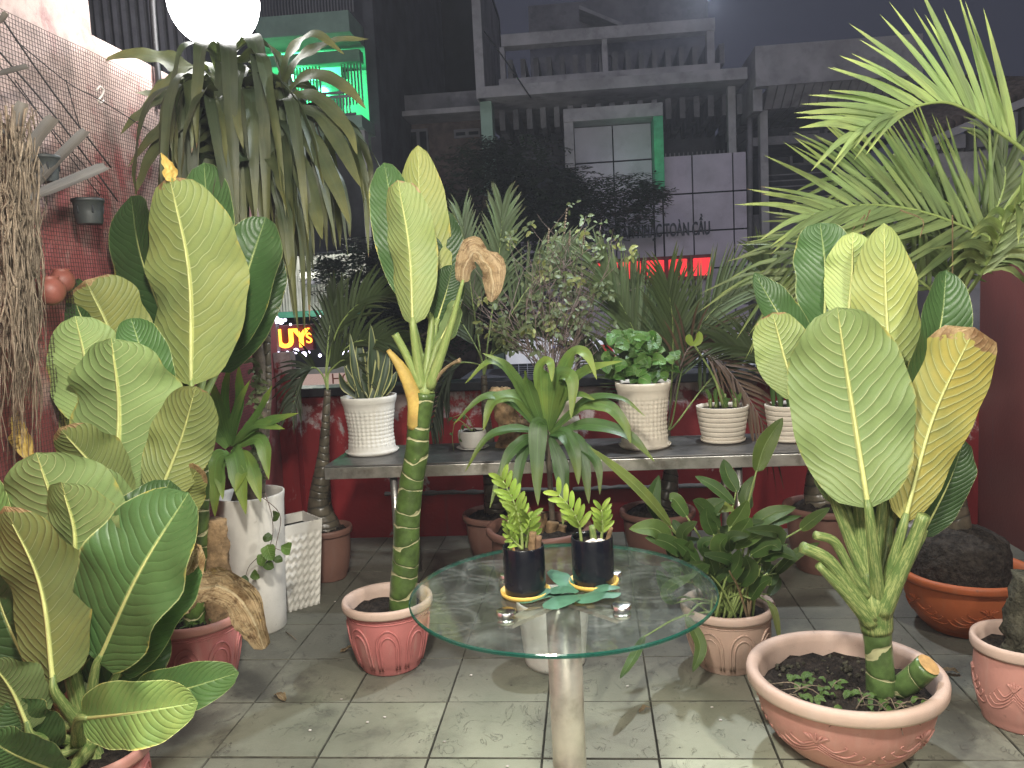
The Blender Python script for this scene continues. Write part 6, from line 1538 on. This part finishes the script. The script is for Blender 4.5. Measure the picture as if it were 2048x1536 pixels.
def stubs(t, c, lst):
    for pts, r, m in lst: tube_obj('cut_stub', pxpath(pts, c.y, c.y - .01), [r, r * .9], M[m], t, n=4, sides=8)
t, c, k = black_pot(1051, 1181, 'zz plant with dense lime shoots in the left black pot on a yellow saucer')
zz_stem(t, [(1045, 1100), (1042, 1060), (1030, 1010), (1006, 962)], c.y, k, 9, 42, 34); zz_stem(t, [(1022, 1100), (1020, 1068), (1016, 1040)], c.y, k, 5, 26, 20, .1, 1.0); zz_stem(t, [(1052, 1100), (1055, 1070), (1058, 1040)], c.y + .02, k, 4, 40, 34, .1, .8); zz_stem(t, [(1044, 1098), (1030, 1085), (1022, 1075)], c.y - .02, k, 3, 24, 20)
stubs(t, c, [([(1063, 1105), (1066, 1065)], .011, 'stump'), ([(1028, 1105), (1026, 1090)], .004, 'cut'), ([(1075, 1105), (1078, 1072)], .009, 'drydk')])
t, c, k = black_pot(1187, 1161, 'zz plant with sparse shoots in the right black pot on a yellow saucer')
zz_stem(t, [(1163, 1085), (1158, 1050), (1145, 1022), (1118, 990)], c.y, k, 6, 40, 34, .35); zz_stem(t, [(1202, 1085), (1205, 1050), (1203, 1020)], c.y, k, 5, 34, 28, .35)
stubs(t, c, [([(1188, 1085), (1184, 1052)], .010, 'petiole'), ([(1215, 1082), (1222, 1055)], .007, 'stump')])
for i in range(5):
    p = W(1178 + i * 7, 1084 - (i % 2) * 3, c.y - .03); mb = MB(); blob(mb, p, .008, i, .3, 7, 2, (1.3, 1, .7)); mb.build('pebble', M['hook'], t)

# ================================================================== LEFT WALL HANGINGS
XN = XL + .035
net = thing('wall_netting', (XN, 3.2, 1), 'dark square mesh netting hung over the faded red wall', 'netting')
zt_ = WX(120, 75, XN).z; y0n, y1n = 2.35, 4.9
mb = MB(); sp = .0165; nz_ = int((zt_ - .35) / sp); ny_ = int((y1n - y0n) / sp)
def netx(y, z): return XN + .012 * mnoise.noise(Vector((y * 2.2, z * 2.2, 0)))
def ribbon(pts, w):
    vv = []; 
    for p in pts: vv += [(p[0] - w, p[1], p[2] - w), (p[0] + w, p[1] + w, p[2]), (p[0], p[1] - w, p[2] + w)]
    mb.add(vv, [(i * 3 + a, i * 3 + (a + 1) % 3, i * 3 + 3 + (a + 1) % 3, i * 3 + 3 + a) for i in range(len(pts) - 1) for a in range(3)])
for i in range(nz_ + 1):
    z = zt_ - i * sp; ribbon([(netx(y, z), y, z + .008 * mnoise.noise(Vector((y * 3, z, 4)))) for y in [y0n + (y1n - y0n) * j / 14 for j in range(15)]], .0009)
for i in range(ny_ + 1):
    y = y0n + i * sp; ribbon([(netx(y, z), y + .008 * mnoise.noise(Vector((z * 3, y, 9))), z) for z in [.35 + (zt_ - .35) * j / 14 for j in range(15)]], .0009)
o = mb.build('mesh', M['wire'], net); o['kind'] = 'stuff'
XH = XL + .09
for k, pts in enumerate(([(6, 40), (110, 190), (222, 335)], [(0, 105), (120, 245), (235, 402)], [(30, 80), (135, 165), (200, 200), (300, 262)], [(132, 160), (152, 230), (166, 272)], [(0, 132), (95, 248), (205, 372)], [(30, 160), (130, 300), (200, 392)])):
    o = tube_obj('hanging_wire', [WX(x, y, XH) for x, y in pts], [.0035 if k < 2 else .0022] * 2, M['rope'], None, n=10, sides=5)
    tag(o, ['thick dark wire slanting from the upper left corner down the wall', 'second long dark wire slanting below the corner wire', 'thin wire running level toward the white hook', 'short kinked wire hanging under the knot', 'thin wire slanting just below the long wires', 'lowest slanting wire ending above the black hanging pot'][k], 'wire', 'wires on the left wall')
o = tube_obj('s_hook', [WX(x, y, XL + .07) for x, y in ((193, 181), (199, 173), (207, 180), (203, 192), (197, 200), (200, 206), (207, 201))], [.0045, .0045], M['hook'], None, n=24, sides=8); tag(o, 'white s shaped hook hanging on the netting', 'hook')
def hang_pot(px, py, w, h, label, mat):
    p = WX(px, py, XL + .14); k = mpp(p); t = thing('hanging_pot', (p.x, p.y, p.z - h * k), label, 'hanging pot')
    lathe(MB(), [(.01, 0), (w * .38 * k, 0), (w * .39 * k, .004), (w * .46 * k, h * .86 * k), (w * .5 * k, h * .88 * k), (w * .5 * k, h * k), (w * .45 * k, h * k), (w * .42 * k, h * .5 * k)], p.x, p.y, p.z - h * k, 36, sub=2).build('pot', mat, t)
    mb = MB()
    for j in range(6):
        a = j * 1.047 + .3; r = w * .435 * k; x, y, z = p.x + math.cos(a) * r, p.y + math.sin(a) * r, p.z - h * k * .45
        tube(mb, [Vector((x, y, z - .014)), Vector((x, y, z + .014))], [.0035, .0035], 2, 6)
    mb.build('slot', M['bshade'], t)
    return t
hang_pot(175, 398, 62, 50, 'black plastic orchid pot hanging on the netting wall', M['greypot'])
hang_pot(86, 312, 62, 52, 'dark orchid pot half hidden behind the grey orchid blades', M['greypot'])
for k, (x, y, r, lab) in enumerate(((100, 582, 29, 'round red clay ball pot hanging low on the netting'), (124, 562, 24, 'smaller red clay pot tucked behind the clay ball'))):
    p = WX(x, y, XL + .13 - k * .03); kk = mpp(p); t = thing('clay_pot', (p.x, p.y, p.z - r * kk), lab, 'clay pot')
    rr = r * kk
    lathe(MB(), [(.005, -rr)] + [(rr * math.sin(q), -rr * math.cos(q)) for q in [i * .2 for i in range(1, 13)]] + [(rr * .62, rr * .85), (rr * .7, rr * .98), (rr * .6, rr * .96), (rr * .5, rr * .7)], p.x, p.y, p.z, 32).build('pot', M['clay'], t)
# grey orchid with hanging aerial roots
p0 = WX(58, 395, XL + .16)
oc = thing('orchid', p0, 'grey bladed orchid with a long beard of hanging roots on the left wall', 'orchid')
for pts, w, dx in (([(61, 385), (100, 336), (172, 262)], 24, .0), ([(53, 400), (125, 371), (212, 334)], 28, .02), ([(44, 346), (67, 289), (108, 236)], 28, .0), ([(38, 328), (34, 258), (46, 205)], 26, -.02), ([(-10, 152), (20, 143), (56, 134)], 15, .0), ([(-8, 50), (4, 40), (14, 26)], 14, .0), ([(30, 330), (10, 280), (-10, 250)], 24, .02)):
    path = [WX(x, y, XL + .16 + dx + i * .02) for i, (x, y) in enumerate(pts)]; mb = MB(); blade(mb, path, w * mpp(path[0]), Vector((.6, -.6, .5)), lambda v: min(1, .5 + v * 1.5) * (1 if v < .93 else .75), 14, 4, .45); mb.build('leaf', M['orchid'], oc, True, (rnd.uniform(0, .4), rnd.uniform(.7, 1.1), 0))
tube_obj('stem', [WX(x, y, XL + .15) for x, y in ((30, 300), (50, 400), (40, 470))], [.02, .025, .02], M['drydk'], oc, n=10, sides=10, wob=.3)
mb = MB()
for i in range(420):
    x0 = rnd.gauss(28, 24); y0 = rnd.uniform(210, 560); L = rnd.uniform(120, 420); dx = .12 + rnd.uniform(0, .13)
    x0 = min(70, x0); pts = []
    xx = x0
    for j in range(8):
        xx += rnd.gauss(.8, 7); pts.append(WX(min(xx, 92), y0 + L * j / 7 + rnd.gauss(0, 6), XL + dx + rnd.uniform(-.03, .03)))
    tube(mb, pts, [rnd.uniform(.001, .005), .0008], 14, 4, False)
o = mb.build('roots', M['coir'], oc); o['kind'] = 'stuff'

# ================================================================== LITTER ON THE TILES
for k, (x, y) in enumerate(((683, 1398), (769, 1434), (735, 1444), (889, 1483), (942, 1350), (670, 1203), (1424, 1414), (1441, 1440), (1255, 1372), (620, 1460), (1015, 1532))):
    p = WZ(x, y, .004); mb = MB(); blob(mb, p, .0045, k, .4, 6, 2, (1.4, 1, .5)); o = mb.build('petal_scrap', M['hook'], None); tag(o, 'tiny white petal scrap lying on the slate tiles', 'scrap', 'white scraps on the floor')
for k, (x, y, sz) in enumerate(((700, 1300, 20), (1290, 1420, 16), (560, 1395, 22), (1900, 1345, 18))):
    p = WZ(x, y, .006); a = rnd.uniform(0, 6.28); d = Vector((math.cos(a), math.sin(a), 0)) * sz * mpp(p)
    mb = MB(); blade(mb, [p - d, p + Vector((0, 0, .012)), p + d], sz * .8 * mpp(p), Vector((0, 0, 1)), OV(.5, .6), 12, 4, .3, .2, 2, seed=k, crump=.3); o = mb.build('fallen_leaf', M['dry'], None)
    tag(o, ['small curled dry leaf on the floor by the middle pink pot', 'dry leaf scrap on the tiles right of the table pipe', 'dry leaf on the dark tiles beside the left pink pot', 'dry leaf on the floor between the two right pots'][k], 'leaf', 'dry leaves on the floor')
o = tube_obj('twig_scrap', [WZ(572, 1264, .006), WZ(582, 1271, .006), WZ(592, 1279, .006)], [.003, .002], M['coir'], None, n=4, sides=5); tag(o, 'thin dry twig lying by the tall white pot', 'twig')

# ================================================================== NIGHT AIR (haze added to imitate lens bloom round the lamps)
mb = MB(); mb.box(-125, 125, -65, 265, -5.6, 11)
hm = bpy.data.materials.new('bloom_haze_volume'); hm.use_nodes = True; nt = hm.node_tree; nt.nodes.clear()
oo = nt.nodes.new('ShaderNodeOutputMaterial'); pv = nt.nodes.new('ShaderNodeVolumePrincipled')
pv.inputs['Color'].default_value = (.82, .86, 1, 1); pv.inputs['Density'].default_value = .0023
nt.links.new(pv.outputs[0], oo.inputs[1])
o = link('bloom_haze', mb.mesh('bloom_haze', False), hm); o['kind'] = 'stuff'
scene.cycles.volume_bounces = 0
